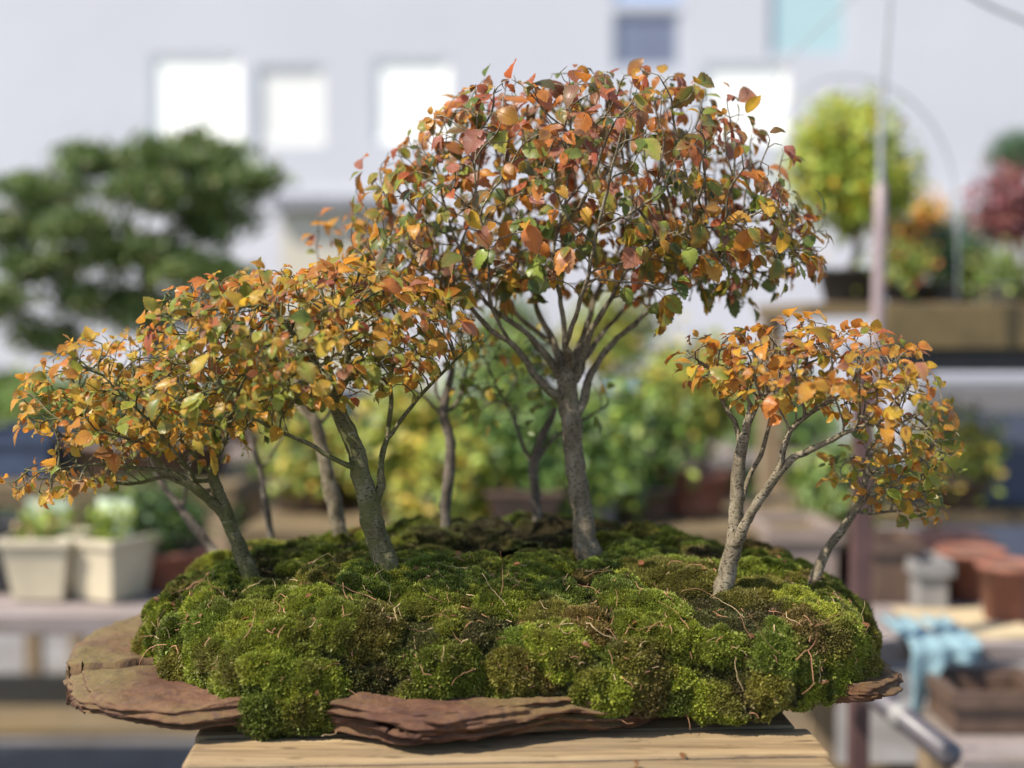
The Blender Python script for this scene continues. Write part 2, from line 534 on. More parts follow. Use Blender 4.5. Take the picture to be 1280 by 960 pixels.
# ------------------------------------------------------------------ rock slab
def build_slab():
    out = [(-.383, 1.097), (-.366, 1.05), (-.343, 1.012), (-.30, .985), (-.25, .975), (-.203, .986), (-.155, .99), (-.115, .972), (-.085, .955), (-.06, .950),
           (-.03, .957), (.006, .975), (.04, .985), (.074, .988), (.10, 1.0), (.134, 1.022), (.17, 1.03), (.22, 1.035), (.265, 1.03), (.29, 1.022), (.314, 1.035), (.326, 1.07),
           (.327, 1.12), (.325, 1.2), (.29, 1.31), (.2, 1.39), (.05, 1.43), (-.1, 1.42), (-.2, 1.40), (-.30, 1.37), (-.37, 1.31), (-.403, 1.22), (-.398, 1.15), (-.392, 1.12)]
    out = np.array(out); cen = np.array([-.02, 1.19])
    cl = catmull(np.vstack([out, out[:1]]), .0019)[:-1]
    n = len(cl)
    ang = np.arange(n)
    rings = []
    nr = np.array([noise.noise(Vector((p[0] * 22, p[1] * 22, 0))) for p in cl])
    nf = np.array([noise.noise(Vector((p[0] * 90, p[1] * 90, 3))) for p in cl])
    lvl = []
    for t in np.concatenate([np.linspace(0.0, .5, 6), np.linspace(.52, .975, 60)]): lvl.append((t, .030, 0))
    side = [(.980, .0297), (.986, .0285), (.992, .027), (.998, .025), (1.0, .023), (1.002, .0215), (.998, .020), (.99, .019), (.986, .0178), (.991, .0166), (.996, .015), (.996, .0135), (.99, .012), (.98, .0105), (.974, .009), (.977, .0075), (.975, .006), (.968, .004), (.955, .001), (.85, -.003), (.4, -.003)]
    sd_ = np.array(side); fi = np.linspace(0, len(side) - 1, len(side) * 2 - 1)
    for f in fi: lvl.append((float(np.interp(f, range(len(side)), sd_[:, 0])), float(np.interp(f, range(len(side)), sd_[:, 1])), 1))
    V = []
    dirn = cl - cen
    for t, z, s in lvl:
        for i in range(n):
            x, y = cen + dirn[i] * (t + (.006 * nr[i] + .004 * nf[i]) * (t > .5))
            zz = z
            # the slab droops and thickens in the middle front, lifts at the left lobe
            front = math.exp(-((x + .03) / .13) ** 2) * max(0, min(1, (1.06 - y) / .1))
            zz -= front * (.006 if z > .015 else 0)
            lift = max(0, min(1, (-x - .17) / .08)) + max(0, min(1, (x - .2) / .06))
            if z < .02: zz += lift * .012 * (1 - z / .03)
            p = Vector((x * 30, y * 30, zz * 60))
            if t > .3: zz += .005 * noise.noise(Vector((x * 14, y * 14, 1))) + .0022 * noise.noise(Vector((x * 55, y * 55, 2))) + .0009 * noise.noise(Vector((x * 160, y * 160, 5)))
            if s:
                a = .007 * noise.noise(Vector((x * 16, y * 16, zz * 230))) + .0035 * noise.noise(Vector((x * 60, y * 60, zz * 420)))
                q_ = math.sin(zz * 780 + 5 * noise.noise(Vector((x * 9, y * 9, 4))) + 3 * noise.noise(Vector((x * 30, y * 30, 8)))); a += .0022 * math.tanh(3 * q_) * min(1, max(0, (.030 - z) / .004))
                u = dirn[i] / np.linalg.norm(dirn[i]); x += u[0] * a; y += u[1] * a
                # bottom of front rim tucks back so the face slopes
            # crack across left lobe
            cy = 1.092 + .20 * (x + .385) + .005 * math.sin(x * 60) + .0025 * math.sin(x * 190)
            if x < -.21 and z > .003:
                cd = abs(y - cy) / (.0034 * min(1, max(.3, (-x - .2) / .08)))
                zz -= .024 * math.exp(-cd ** 4)
                if y < cy: zz -= .0045 * min(1, max(0, (-x - .21) / .05))
            V.append((x, y, TABLE + .0045 + zz))
    fs = []
    for j in range(len(lvl) - 1):
        for i in range(n):
            k = (i + 1) % n
            fs.append((j * n + i, j * n + k, (j + 1) * n + k, (j + 1) * n + i))
    m, nt, bs = mat('layered_rock')
    v = coords(nt, (1, 1, 3.5))
    a = noise_tex(nt, v, 14, 9, .68, .4); b = noise_tex(nt, coords(nt, (1, 1, 1)), 6, 5, .6); c = noise_tex(nt, coords(nt, (.6, 1, 9)), 60, 8, .7)
    col = ramp(nt, a, [(.3, (.055, .032, .028)), (.45, (.125, .070, .052)), (.6, (.19, .115, .078)), (.78, (.27, .18, .11))])
    g = N(nt, 'ShaderNodeNewGeometry'); sp = N(nt, 'ShaderNodeSeparateXYZ'); nt.links.new(g.outputs['Normal'], sp.inputs[0])
    topm = N(nt, 'ShaderNodeMath', operation='MULTIPLY'); nt.links.new(sp.outputs[2], topm.inputs[0])
    nt.links.new(ramp(nt, b, [(.42, (0, 0, 0)), (.6, (.8, .8, .8))]), topm.inputs[1])
    sx = N(nt, 'ShaderNodeSeparateXYZ'); nt.links.new(coords(nt), sx.inputs[0])
    col = mixrgb(nt, ramp(nt, sx.outputs[0], [(.0, (.7, .7, .7)), (.05, (1, 1, 1))]), col, mixrgb(nt, 1, col, (1.02, .80, .54), 'MULTIPLY'))
    col = mixrgb(nt, topm.outputs[0], col, (.19, .15, .055))
    col = mixrgb(nt, ramp(nt, noise_tex(nt, coords(nt), 120, 6, .7), [(.35, (.6, .6, .6)), (.5, (0, 0, 0))]), col, (.09, .05, .05))
    col = mixrgb(nt, ramp(nt, c, [(.58, (0, 0, 0)), (.75, (.5, .5, .5))]), col, (.30, .19, .11))
    nt.links.new(col, bs.inputs['Base Color']); bs.inputs['Roughness'].default_value = .6
    bs.inputs['Specular IOR Level'].default_value = .2
    bump(nt, bs, mixrgb(nt, .5, mixrgb(nt, .5, c, a), noise_tex(nt, coords(nt), 190, 8, .8)), 1, .007)
    o = mesh_obj('rock_slab', V, fs, m, None, True, origin=(-.02, 1.19, TABLE))
    tag(o, 'long purplish brown flat stone slab carrying the moss and trees, cracked at its left end', 'stone slab')
build_slab()

# ------------------------------------------------------------------ moss mound
ZB = TABLE + .026
def build_mound():
    cx, cy, a, b = -.007, 1.195, .328, .198
    NT, NR = 460, 150
    th = np.linspace(0, 2 * math.pi, NT, endpoint=False)
    ts = np.concatenate([np.linspace(0.02, 1, NR - 14), np.linspace(1.008, 1.1, 14)])
    c, s = np.cos(th), np.sin(th); p = 2.5 + 1.5 * np.clip(c * 1.5, 0, 1) * np.clip(-s * 2, 0, 1)
    rr = (np.abs(c) ** p + np.abs(s) ** p) ** (-1 / p)
    X = np.zeros((NR, NT)); Y = X.copy(); Z = X.copy()
    def g(x, x0, w): return np.exp(-((x - x0) / w) ** 2)
    for j, t in enumerate(ts):
        tt = min(t, 1); ph = tt * math.pi / 2
        r = math.sin(ph) ** .60; zp = max(0, math.cos(ph)) ** .44
        ux, uy = c * rr * r, s * rr * r
        x = cx + a * ux; y = cy + b * uy
        frontw = np.clip(-s, 0, 1) ** .5
        wob = 1 + .03 * np.sin(th * 5 + 1) + .025 * np.sin(th * 9 + 2.3) + .02 * np.sin(th * 17)
        hang = (g(x, -.200, .033) * 1.0 + g(x, -.155, .030) * .85 + g(x, -.115, .026) * .55 + g(x, .192, .034) * .8 + g(x, -.07, .035) * .30 + g(x, .07, .03) * .08) * frontw
        k = 1 + (wob - 1) * tt ** 2
        x = cx + (x - cx) * k; y = cy + (y - cy) * k - hang * np.where(x < 0, .021, .014) * tt ** 2.2
        H = .093 + .004 * uy + .0 * ux - .012 * ux ** 2 + .012 * np.exp(-((x - .04) / .12) ** 2) * np.clip(uy, -1, 1)
        H = H + .010 * g(x, -.13, .06) * g(y, 1.05, .05)
        # soil hollow behind the front cushions
        H = H - .010 * g(x, -.0, .10) * g(y, 1.22, .05)
        z = ZB + H * zp - hang * np.where(x < 0, .012, .017) * tt ** 5
        if t > 1:
            q = (t - 1) / .1
            x = cx + (x - cx) * (1 - .06 * q); y = cy + (y - cy) * (1 - .08 * q); z = z - .006 * q
        X[j], Y[j], Z[j] = x, y, z
    V = np.stack([X, Y, Z], -1).reshape(-1, 3)
    i = np.arange(NR - 1)[:, None] * NT; j = np.arange(NT)[None]; k = (j + 1) % NT
    Fc = np.stack([i + j, i + NT + j, i + NT + k, i + k], -1).reshape(-1, 4)[:, ::-1]
    def normals(V):
        q = V[Fc]; fn = np.cross(q[:, 2] - q[:, 0], q[:, 3] - q[:, 1])
        n = np.zeros_like(V)
        for m in range(4): np.add.at(n, Fc[:, m], fn)
        return norm(n), fn
    Nn, fn = normals(V)
    if Nn[:NT].mean(0)[2] < 0: Fc = Fc[:, ::-1]; Nn, fn = normals(V)
    # rounded cushions
    area = np.linalg.norm(fn, axis=1); pr = area / area.sum()
    def cushions(V, Nn, cnt, r0, r1, amp, flat=1.0):
        ci = RNG.choice(len(Fc), cnt, p=pr); cen = V[Fc[ci, 0]]
        R = RNG.uniform(r0, r1, cnt); best = np.zeros(len(V)); win = np.zeros(len(V), int)
        for s0 in range(0, len(V), 6000):
            d = np.linalg.norm(V[s0:s0 + 6000, None] - cen[None], axis=2) / R[None]
            h = np.sqrt(np.maximum(0, 1 - d * d)) * R[None] * amp
            win[s0:s0 + 6000] = h.argmax(1); best[s0:s0 + 6000] = h.max(1)
        return best, win, cnt
    h1, w1, n1 = cushions(V, Nn, 330, .012, .036, .50)
    lowf = np.array([noise.fractal(Vector(v * 17), 1, 2, 3) for v in V])
    V1 = V + Nn * (h1 * .85 - .009 + lowf * .006)[:, None]; N1, _ = normals(V1)
    h2, w2, n2 = cushions(V1, N1, 2200, .004, .010, .40)
    V2 = V1 + N1 * (h2 * 1.25 - .001)[:, None]
    lump = np.array([noise.fractal(Vector(v * 110), 1, 2, 3) for v in V2])
    V2 = V2 + N1 * (lump * .0022)[:, None]
    N2, fn2 = normals(V2)
    # moss kinds by cushion (real colour differences between species and dry patches)
    kinds = np.array([(.185, .21, .020), (.14, .17, .018), (.26, .275, .030), (.085, .115, .015), (.145, .125, .022), (.145, .09, .026), (.11, .15, .018)])
    kc = RNG.choice(len(kinds), n1, p=[.24, .2, .13, .14, .14, .05, .10]); kk = kinds[kc] * RNG.uniform(.8, 1.2, (n1, 1)); kk = kk * .8 + kk.mean(0) * .2
    k2 = RNG.uniform(.7, 1.3, (n2, 1))
    col = kk[w1] * k2[w2]
    # dry olive/brown belt on the steep front, soil pockets on top
    big = np.array([noise.fractal(Vector(v * 24 + np.array([5, 1, 2])), 1, 2, 2) for v in V2])
    steep = np.clip((.75 - N2[:, 2]) * 1.6, 0, 1)
    dry = np.clip(big * 1.6 + .15, 0, 1) * np.clip((.085 - (V2[:, 2] - ZB)) / .04, 0, 1)
    dcol = np.array([.135, .10, .030])
    col = col * (1 - .62 * dry[:, None]) + dcol * .62 * dry[:, None]
    soil = np.exp(-((V2[:, 0] - .015) / .10) ** 2) * np.exp(-((V2[:, 1] - 1.27) / .06) ** 2) * 1.5 + np.exp(-((V2[:, 0] + .24) / .05) ** 2 - ((V2[:, 1] - 1.19) / .03) ** 2) * .9 + np.exp(-((V2[:, 0] - .19) / .05) ** 2 - ((V2[:, 1] - 1.17) / .03) ** 2) * .9
    soil = np.clip(soil * 1.3 + big * .9 - .30, 0, 1)
    # crevices between cushions coloured darker brown, with thinner moss
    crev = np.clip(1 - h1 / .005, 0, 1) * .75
    soil_and_crev = np.clip(soil + crev, 0, 1)
    col = col * (1 - .8 * soil_and_crev[:, None]) + np.array([.05, .032, .02]) * .8 * soil_and_crev[:, None]
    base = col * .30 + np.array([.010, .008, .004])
    return V2, Fc, N2, fn2, col, base, soil_and_crev

MV, MF, MN, MFN, MCOL, MBASE, MSOILCREV = build_mound()
def build_moss():
    m, nt, bs = mat('moss_cushion')
    a = N(nt, 'ShaderNodeAttribute', attribute_name='Col')
    nz = noise_tex(nt, coords(nt), 500, 4, .7)
    nt.links.new(mixrgb(nt, nz, a.outputs['Color'], mixrgb(nt, 1, a.outputs['Color'], (.3, .3, .3), 'MULTIPLY')), bs.inputs['Base Color'])
    bs.inputs['Roughness'].default_value = .95; bs.inputs['Specular IOR Level'].default_value = .1
    bump(nt, bs, nz, 1, .003)
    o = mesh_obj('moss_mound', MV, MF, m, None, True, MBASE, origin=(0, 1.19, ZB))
    tag(o, 'lumpy mound of green and olive moss cushions covering the stone slab', 'moss', None, 'stuff')
    # blades
    area = np.linalg.norm(MFN, axis=1)
    # only the parts of the mound a viewer near the photo could see get full density
    cenf = MV[MF].mean(1); nf = norm(MFN)
    w = area * np.where((nf[:, 1] > .55) & (cenf[:, 1] > 1.3), .3, 1.0) * np.where(cenf[:, 1] > 1.27, .6, 1)
    soil_and_crev = MSOILCREV[MF].mean(1); w = w * (1 - .75 * soil_and_crev)
    w[cenf[:, 2] < TABLE + .012] *= .3
    n = 720000
    fi = RNG.choice(len(MF), n, p=w / w.sum())
    q = MV[MF[fi]]; u, v = RNG.random((2, n, 1))
    P = (q[:, 0] * (1 - u) + q[:, 1] * u) * (1 - v) + (q[:, 3] * (1 - u) + q[:, 2] * u) * v
    Nn = MN[MF[fi, 0]]; c = MCOL[MF[fi, 0]]
    # coarse star-like tufts low down, fine velvet on the tops
    coarse = np.clip(1.15 - (P[:, 2] - ZB) / .07, 0, 1) * (RNG.random(n) < .9)
    D = norm(Nn + randdir(n) * (.55 + .5 * coarse)[:, None] + np.array([0, 0, .25]))
    L = (RNG.uniform(.0015, .0031, n) + .0009 * coarse) * np.where(RNG.random(n) < .04, 1.5, 1)
    Wd = .30 + .22 * coarse
    pale = RNG.random(n) < .05
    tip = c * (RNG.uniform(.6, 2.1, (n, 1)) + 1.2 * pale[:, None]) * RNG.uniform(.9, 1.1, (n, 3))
    dead = RNG.random(n) < .07
    tip[dead] = np.array([.30, .20, .08]) * RNG.uniform(.5, 1.3, (dead.sum(), 1))
    Sd = norm(np.cross(D, randdir(n)))
    wv = (Wd * L)[:, None] * .5
    base = P - Nn * .0008
    lean = norm(D + randdir(n) * .25)
    V = np.stack([base + Sd * wv, base - Sd * wv, base + D * L[:, None] * .55 - Sd * wv * .9, base + lean * L[:, None], base + D * L[:, None] * .55 + Sd * wv * .9], 1)
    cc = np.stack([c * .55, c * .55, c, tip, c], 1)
    Fc = (np.array([[0, 1, 2], [0, 2, 4], [4, 2, 3]])[None] + (np.arange(n) * 5)[:, None, None]).reshape(-1, 3)
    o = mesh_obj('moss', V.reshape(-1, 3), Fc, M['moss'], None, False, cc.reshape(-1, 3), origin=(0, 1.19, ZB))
    tag(o, 'fine green moss shoots growing all over the cushioned mound', 'moss', None, 'stuff')
    # dry roots, stalks and bud scales lying in the moss
    Vs = []; Fs = []; cs = []; off = 0
    front = np.where((cenf[:, 1] < 1.12) & (cenf[:, 2] < ZB + .095))[0]
    for _ in range(420):
        f = RNG.choice(front); p = cenf[f] + nf[f] * .0025; d = RNG.normal(size=3); d -= nf[f] * (d @ nf[f]) * .9; d /= np.linalg.norm(d)
        ln = RNG.choice([.005, .008, .014, .028, .045], p=[.3, .3, .22, .12, .06]) * RNG.uniform(.7, 1.3); m_ = 7; pts = [p]
        for _k in range(m_):
            d = d + RNG.normal(size=3) * .28; d /= np.linalg.norm(d)
            pts.append(pts[-1] + d * ln / m_)
        V, Fq = tube(np.array(pts), np.linspace(1, .45, m_ + 1) * RNG.uniform(.00025, .0005), 4)
        Vs.append(V); Fs.append(Fq + off); off += len(V)
        cs.append(np.tile(np.array([(.42, .20, .11), (.45, .32, .17), (.30, .15, .07)][RNG.integers(3)]) * RNG.uniform(.7, 1.2), (len(V), 1)))
    V = np.vstack(Vs); Fq = np.vstack(Fs)
    o = mesh_obj('dry_roots', V, tree_mesh_fix(V, Fq), M['needle'], None, True, np.vstack(cs), origin=(0, 1.0, ZB))
    tag(o, 'dry pinkish brown roots and stalks scattered over the front of the moss', 'dry roots', None, 'stuff')
    # fallen leaf bits
    k = 110; top = np.where(nf[:, 2] > .25)[0]; f = RNG.choice(top, k)
    P = cenf[f] + nf[f] * .003
    V, Fc, cc, luv = leaves(P, randdir(k) * np.array([1, 1, .2]), nf[f] + randdir(k) * .4, RNG.uniform(.004, .009, k), palette_pick([((.40, .16, .08), 2), (BR, 1), ((.5, .3, .15), 1)], k), palette_pick([(BR, 1)], k), TPL_LO)
    o = mesh_obj('leaf_litter', V, Fc, M['leaf'], None, True, cc, luv, origin=(0, 1.1, ZB))
    tag(o, 'tiny fallen brown leaf scraps lying on the moss', 'leaf litter', None, 'stuff')
build_moss()
BV = BVHTree.FromPolygons([tuple(v) for v in MV], [tuple(int(x) for x in f) for f in MF])
def base_at(px, py, dflt):
    o = Vector((0, 0, CAMZ)); d = (at(px, py, 1.0) - o).normalized()
    h = BV.ray_cast(o, d)
    if h[0] is None: return dflt
    return h[0].y

# ------------------------------------------------------------------ planted trees
def pal_height(lo, hi, palA, palB, axis=2, dark=0):
    def fn(P, m):
        t = np.clip((P[:, axis] - lo) / (hi - lo) + RNG.normal(size=m) * .25, 0, 1)
        a = palette_pick(palA, m); b = palette_pick(palB, m)
        c = np.where((RNG.random(m) < t)[:, None], b, a)
        c2 = np.where((RNG.random(m) < t)[:, None], palette_pick(palB, m), palette_pick(palA, m))
        return c, c * .45 + c2 * .55
    return fn

def dbg(n, *a): print('BASE', n, *a)

# 1 main tree
d = base_at(735, 697, 1.16); dbg('main', d)
def Lm(pts, d0): return [(x, y, d0 + dd, w) for x, y, dd, w in pts]
z0 = at(0, 380, d).z; z1 = at(0, 120, d).z
planted_tree('hornbeam_bonsai', 'tallest tree, straight grey trunk in the middle under a broad rust orange dome', [
    Lm([(738, 722, 0, 62), (736, 700, 0, 50), (731, 675, 0, 38), (726, 640, 0, 33), (720, 590, 0, 31), (716, 540, 0, 30), (712, 500, 0, 31), (708, 468, 0, 30)], d),
    Lm([(706, 505, 0, 20), (680, 478, -.01, 16), (648, 445, -.02, 13), (610, 405, -.03, 10), (575, 370, -.03, 8), (530, 335, -.04, 6)], d),
    Lm([(705, 478, 0, 20), (686, 450, -.01, 16), (660, 420, -.02, 13), (630, 395, -.03, 10), (600, 365, -.04, 8), (570, 300, -.05, 5)], d),
    Lm([(707, 470, 0, 18), (690, 430, .02, 14), (672, 385, .03, 10), (655, 340, .04, 8), (640, 270, .05, 5)], d),
    Lm([(711, 468, 0, 17), (708, 430, -.02, 13), (700, 380, -.03, 10), (690, 330, -.04, 8), (705, 260, -.05, 5)], d),
    Lm([(716, 475, 0, 17), (722, 430, .02, 14), (740, 385, .04, 11), (765, 330, .05, 8), (790, 260, .06, 5)], d),
    Lm([(718, 480, 0, 19), (730, 440, -.01, 15), (748, 400, -.02, 12), (775, 350, -.03, 9), (830, 300, -.04, 7), (900, 280, -.05, 5)], d),
    Lm([(722, 520, 0, 20), (738, 480, .01, 17), (758, 440, .02, 14), (785, 410, .03, 11), (830, 375, .04, 8), (900, 340, .05, 5)], d),
    Lm([(708, 466, 0, 15), (700, 440, .04, 12), (668, 410, .07, 10), (620, 370, .10, 7), (560, 340, .12, 5)], d),
    Lm([(714, 466, 0, 15), (712, 420, -.05, 12), (725, 380, -.08, 9), (740, 320, -.11, 7)], d),
    Lm([(720, 475, 0, 15), (742, 430, .05, 12), (790, 380, .08, 9), (860, 330, .10, 6)], d),
    Lm([(640, 432, -.02, 9), (615, 385, -.05, 8), (610, 330, -.07, 6), (600, 270, -.09, 4)], d),
    Lm([(590, 385, -.03, 8), (545, 375, -.03, 6), (490, 350, -.03, 4)], d),
    ], [pell(730, 245, d, 268, 148, .17, 10), pell(908, 300, d, 122, 78, .12, 2.6), pell(530, 270, d, 95, 90, .10, 2.2), pell(510, 330, d, 85, 50, .09, 1.6), pell(620, 345, d, 90, 35, .10, 1.0), pell(960, 325, d - .02, 68, 34, .08, .8), pell(730, 152, d, 198, 60, .13, 3), pell(795, 385, d - .06, 52, 28, .04, .35), pell(610, 355, d - .05, 100, 32, .05, .7)],
    4300, M['bark_main'], pal_height(z0, z1, [(GR, 4), (LG, 2.4), (YE, 1.6), (OR, 1.4), (YO, 1.6), (DG, 1.6), (BR, .6)], [(OR, 4), (PK, 3.2), (RD, 2.2), (YO, 2), (GR, 1.8), (LG, .8), (BR, 1), (BG, 1)]),
    (.0120, .027), tips=3, dens=.70, droop=.95, shell=.2, cut=lambda a: a[2] > at(0, 386 if abs(a[0] - .06) > .09 else 362, d).z or a[0] > .12, step=.008, kill=.010)

# 2 left leaning mossy tree
d = base_at(482, 712, 1.08); dbg('left big', d)
planted_tree('hornbeam_bonsai', 'thick mossy leaning trunk left of centre with an orange and yellow crown', [
    Lm([(487, 735, 0, 60), (483, 712, 0, 52), (474, 680, 0, 43), (465, 650, 0, 40), (460, 620, 0, 40), (452, 590, 0, 36), (440, 555, 0, 33), (428, 525, 0, 30), (418, 500, 0, 27), (411, 470, 0, 22)], d),
    Lm([(452, 590, 0, 16), (430, 578, -.01, 14), (405, 565, -.01, 13), (372, 548, -.02, 11), (330, 530, -.03, 8), (290, 500, -.04, 6)], d),
    Lm([(468, 640, 0, 22), (473, 608, .0, 19), (476, 585, .0, 14), (484, 550, .02, 11), (489, 510, .03, 10), (488, 470, .03, 8), (500, 430, .03, 5)], d),
    Lm([(418, 505, 0, 18), (395, 480, .01, 15), (360, 455, .02, 12), (320, 440, .03, 9), (270, 420, .03, 6)], d),
    Lm([(418, 500, 0, 20), (432, 465, -.01, 15), (430, 420, -.02, 11), (405, 380, -.03, 8)], d),
    Lm([(416, 500, 0, 18), (400, 460, -.01, 14), (372, 420, -.03, 11), (345, 390, -.04, 7)], d),
    Lm([(484, 550, .02, 9), (520, 500, .01, 8), (560, 460, 0, 6), (590, 430, 0, 4)], d),
    ], [pell(375, 425, d, 185, 92, .12, 8), pell(285, 400, d, 100, 55, .09, 2), pell(520, 420, d, 85, 50, .08, 1.7), pell(290, 500, d - .03, 90, 50, .07, 1.4), pell(440, 365, d, 90, 40, .08, 1.3)],
    2700, M['bark_mossy'], pal_height(at(0, 520, d).z, at(0, 350, d).z, [(YE, 3), (LG, 4.2), (GR, 3.2), (YO, 1.2), (OR, .3)], [(YO, 3.2), (OR, 2.8), (YE, 2.6), (LG, 1.8), (GR, .8), (PK, 1.2), (RD, 1)]),
    (.0095, .021), tips=3, dens=.82, ws=.68, droop=.5, step=.0075, kill=.0095)

# 3 small left tree
d = base_at(310, 716, 1.08); dbg('left small', d)
planted_tree('hornbeam_bonsai', 'slanting tree at the left end of the mound, flat golden crown', [
    Lm([(316, 736, 0, 36), (311, 715, 0, 30), (303, 695, 0, 25), (292, 668, 0, 23), (282, 640, 0, 21), (272, 612, 0, 19), (267, 590, 0, 15), (272, 560, 0, 11)], d),
    Lm([(285, 650, 0, 22), (262, 625, -.01, 20), (238, 605, -.02, 15), (205, 590, -.03, 10), (160, 585, -.04, 8), (110, 582, -.05, 6), (50, 590, -.05, 4)], d),
    Lm([(268, 598, 0, 13), (245, 570, 0, 10), (215, 540, 0, 8), (180, 500, 0, 6)], d),
    Lm([(272, 575, 0, 11), (285, 540, 0, 8), (292, 500, 0, 6)], d),
    Lm([(240, 606, -.01, 13), (200, 600, 0, 10), (150, 605, .02, 8), (95, 600, .04, 6), (40, 600, .04, 4)], d),
    Lm([(225, 600, -.02, 12), (190, 570, -.04, 9), (150, 545, -.06, 7), (100, 540, -.07, 5)], d),
    Lm([(250, 610, 0, 10), (215, 560, -.03, 8), (170, 510, -.05, 7), (130, 470, -.05, 5)], d),
    Lm([(262, 620, 0, 11), (225, 580, .02, 9), (180, 555, .03, 7), (120, 530, .04, 5)], d),
    ], [pell(165, 505, d, 135, 78, .10, 8), pell(75, 500, d, 55, 42, .06, 1.1), pell(75, 598, d - .03, 75, 18, .05, 1.3), pell(265, 520, d, 62, 62, .07, 1.4), pell(150, 450, d, 95, 30, .08, 1.4)],
    2000, M['bark_mossy'], pal_height(-.42, -.22, [(YO, 4), (OR, 2), (YE, 3.4), (LG, 1), (BR, .4)], [(YE, 3.2), (YO, 1.6), (LG, 3.6), (OR, .4), (GR, 1.8)], axis=0),
    (.0085, .019), tips=3, dens=.85, droop=.3, step=.0075, kill=.0095, up=.03)

# 4 back pale trunk
d = 1.25
d = base_at(425, 664, 1.25); dbg('back pale', d)
planted_tree('hornbeam_bonsai', 'pale trunk standing behind the mossy leaning trunk, crown hidden among its twigs', [
    Lm([(432, 690, 0, 34), (427, 668, 0, 27), (418, 635, 0, 24), (410, 600, 0, 22), (404, 565, 0, 20), (394, 530, 0, 18), (378, 500, 0, 14), (370, 460, 0, 10)], d),
    Lm([(396, 535, 0, 11), (420, 500, .02, 9), (445, 440, .03, 7), (460, 380, .03, 5)], d),
    Lm([(392, 528, 0, 11), (365, 500, .02, 9), (330, 450, .03, 7)], d),
    ], [pell(450, 330, d + .03, 70, 70, .07, 2.2), pell(330, 400, d + .05, 100, 60, .07, 2)],
    330, M['bark_main'], pal_height(at(0, 420, d).z, at(0, 290, d).z, [(YE, 3), (LG, 2), (YO, 1), (GR, 1)], [(OR, 3), (PK, 2), (YO, 2)]),
    (.012, .026), dens=.8, droop=.6)

# 5 mid back tree
d = base_at(558, 654, 1.3); dbg('mid back', d)
planted_tree('hornbeam_bonsai', 'slender trunk in the gap between the mossy trunk and the tallest tree', [
    Lm([(557, 675, 0, 26), (558, 655, 0, 19), (559, 620, 0, 17), (563, 580, 0, 16), (562, 545, 0, 16), (556, 515, 0, 15), (560, 480, 0, 10), (570, 440, 0, 7)], d),
    Lm([(560, 535, 0, 10), (540, 505, 0, 8), (515, 485, -.01, 7), (495, 465, -.01, 5)], d),
    Lm([(557, 515, 0, 10), (545, 480, 0, 8), (540, 440, .01, 6)], d),
    Lm([(560, 520, 0, 10), (575, 490, 0, 8), (585, 450, 0, 6)], d),
    ], [pell(560, 430, d, 85, 52, .07, 3), pell(590, 360, d, 60, 40, .06, 1)],
    260, M['bark_dark'], pal_height(0, 1, [(LG, 3), (YE, 2), (GR, 2)], [(YE, 3), (LG, 3), (GR, 2), (YO, 1.5)]),
    (.010, .022), dens=.85, droop=.5)

# 6 right of it, further back
d = base_at(672, 647, 1.36); dbg('mid back2', d)
planted_tree('hornbeam_bonsai', 'thin dark trunk just left of the tallest trunk at the back edge of the mound', [
    Lm([(674, 668, 0, 22), (672, 648, 0, 17), (668, 615, 0, 16), (668, 580, 0, 15), (676, 550, 0, 13), (690, 520, 0, 9), (700, 480, 0, 6)], d),
    Lm([(668, 590, 0, 11), (655, 560, 0, 9), (640, 520, 0, 7), (625, 490, 0, 5)], d),
    Lm([(670, 575, 0, 9), (695, 545, 0, 8), (730, 525, .01, 6), (760, 505, .01, 4)], d),
    ], [pell(660, 470, d, 100, 55, .07, 3), pell(650, 520, d, 100, 22, .07, .5)],
    230, M['bark_dark'], pal_height(0, 1, [(LG, 3), (GR, 3), (YE, 1)], [(LG, 4), (GR, 3.5), (YE, 1.5)]),
    (.012, .024), dens=.7, droop=.4)

# 7 thin back left
d = 1.34
planted_tree('hornbeam_bonsai', 'thinnest upright stem on the left rear of the mound between two stouter trunks', [
    Lm([(341, 690, 0, 17), (338, 664, 0, 13), (333, 630, 0, 11), (328, 600, 0, 10), (320, 570, 0, 8), (312, 540, 0, 6)], d),
    Lm([(326, 590, 0, 7), (345, 560, 0, 5), (360, 530, 0, 4)], d),
    ], [pell(335, 500, d, 75, 45, .06, 1)],
    120, M['bark_dark'], pal_height(0, 1, [(LG, 3), (YE, 2)], [(YE, 3), (LG, 2), (YO, 2)]),
    (.010, .020), dens=.8, droop=.5)

# 8 leaning blurred stem far left back
d = 1.33
planted_tree('hornbeam_bonsai', 'low stem leaning left behind the golden tree at the left end of the mound', [
    Lm([(290, 715, -.04, 22), (268, 690, 0, 17), (245, 660, 0, 15), (225, 635, 0, 12), (205, 610, 0, 9), (190, 580, 0, 6)], d),
    Lm([(228, 640, 0, 8), (235, 600, 0, 6), (240, 560, 0, 4)], d),
    ], [pell(205, 520, d, 90, 50, .06, 1)],
    120, M['bark_dark'], pal_height(0, 1, [(LG, 3), (YE, 2)], [(YE, 3), (LG, 2), (YO, 2)]),
    (.010, .020), dens=.8, droop=.5)

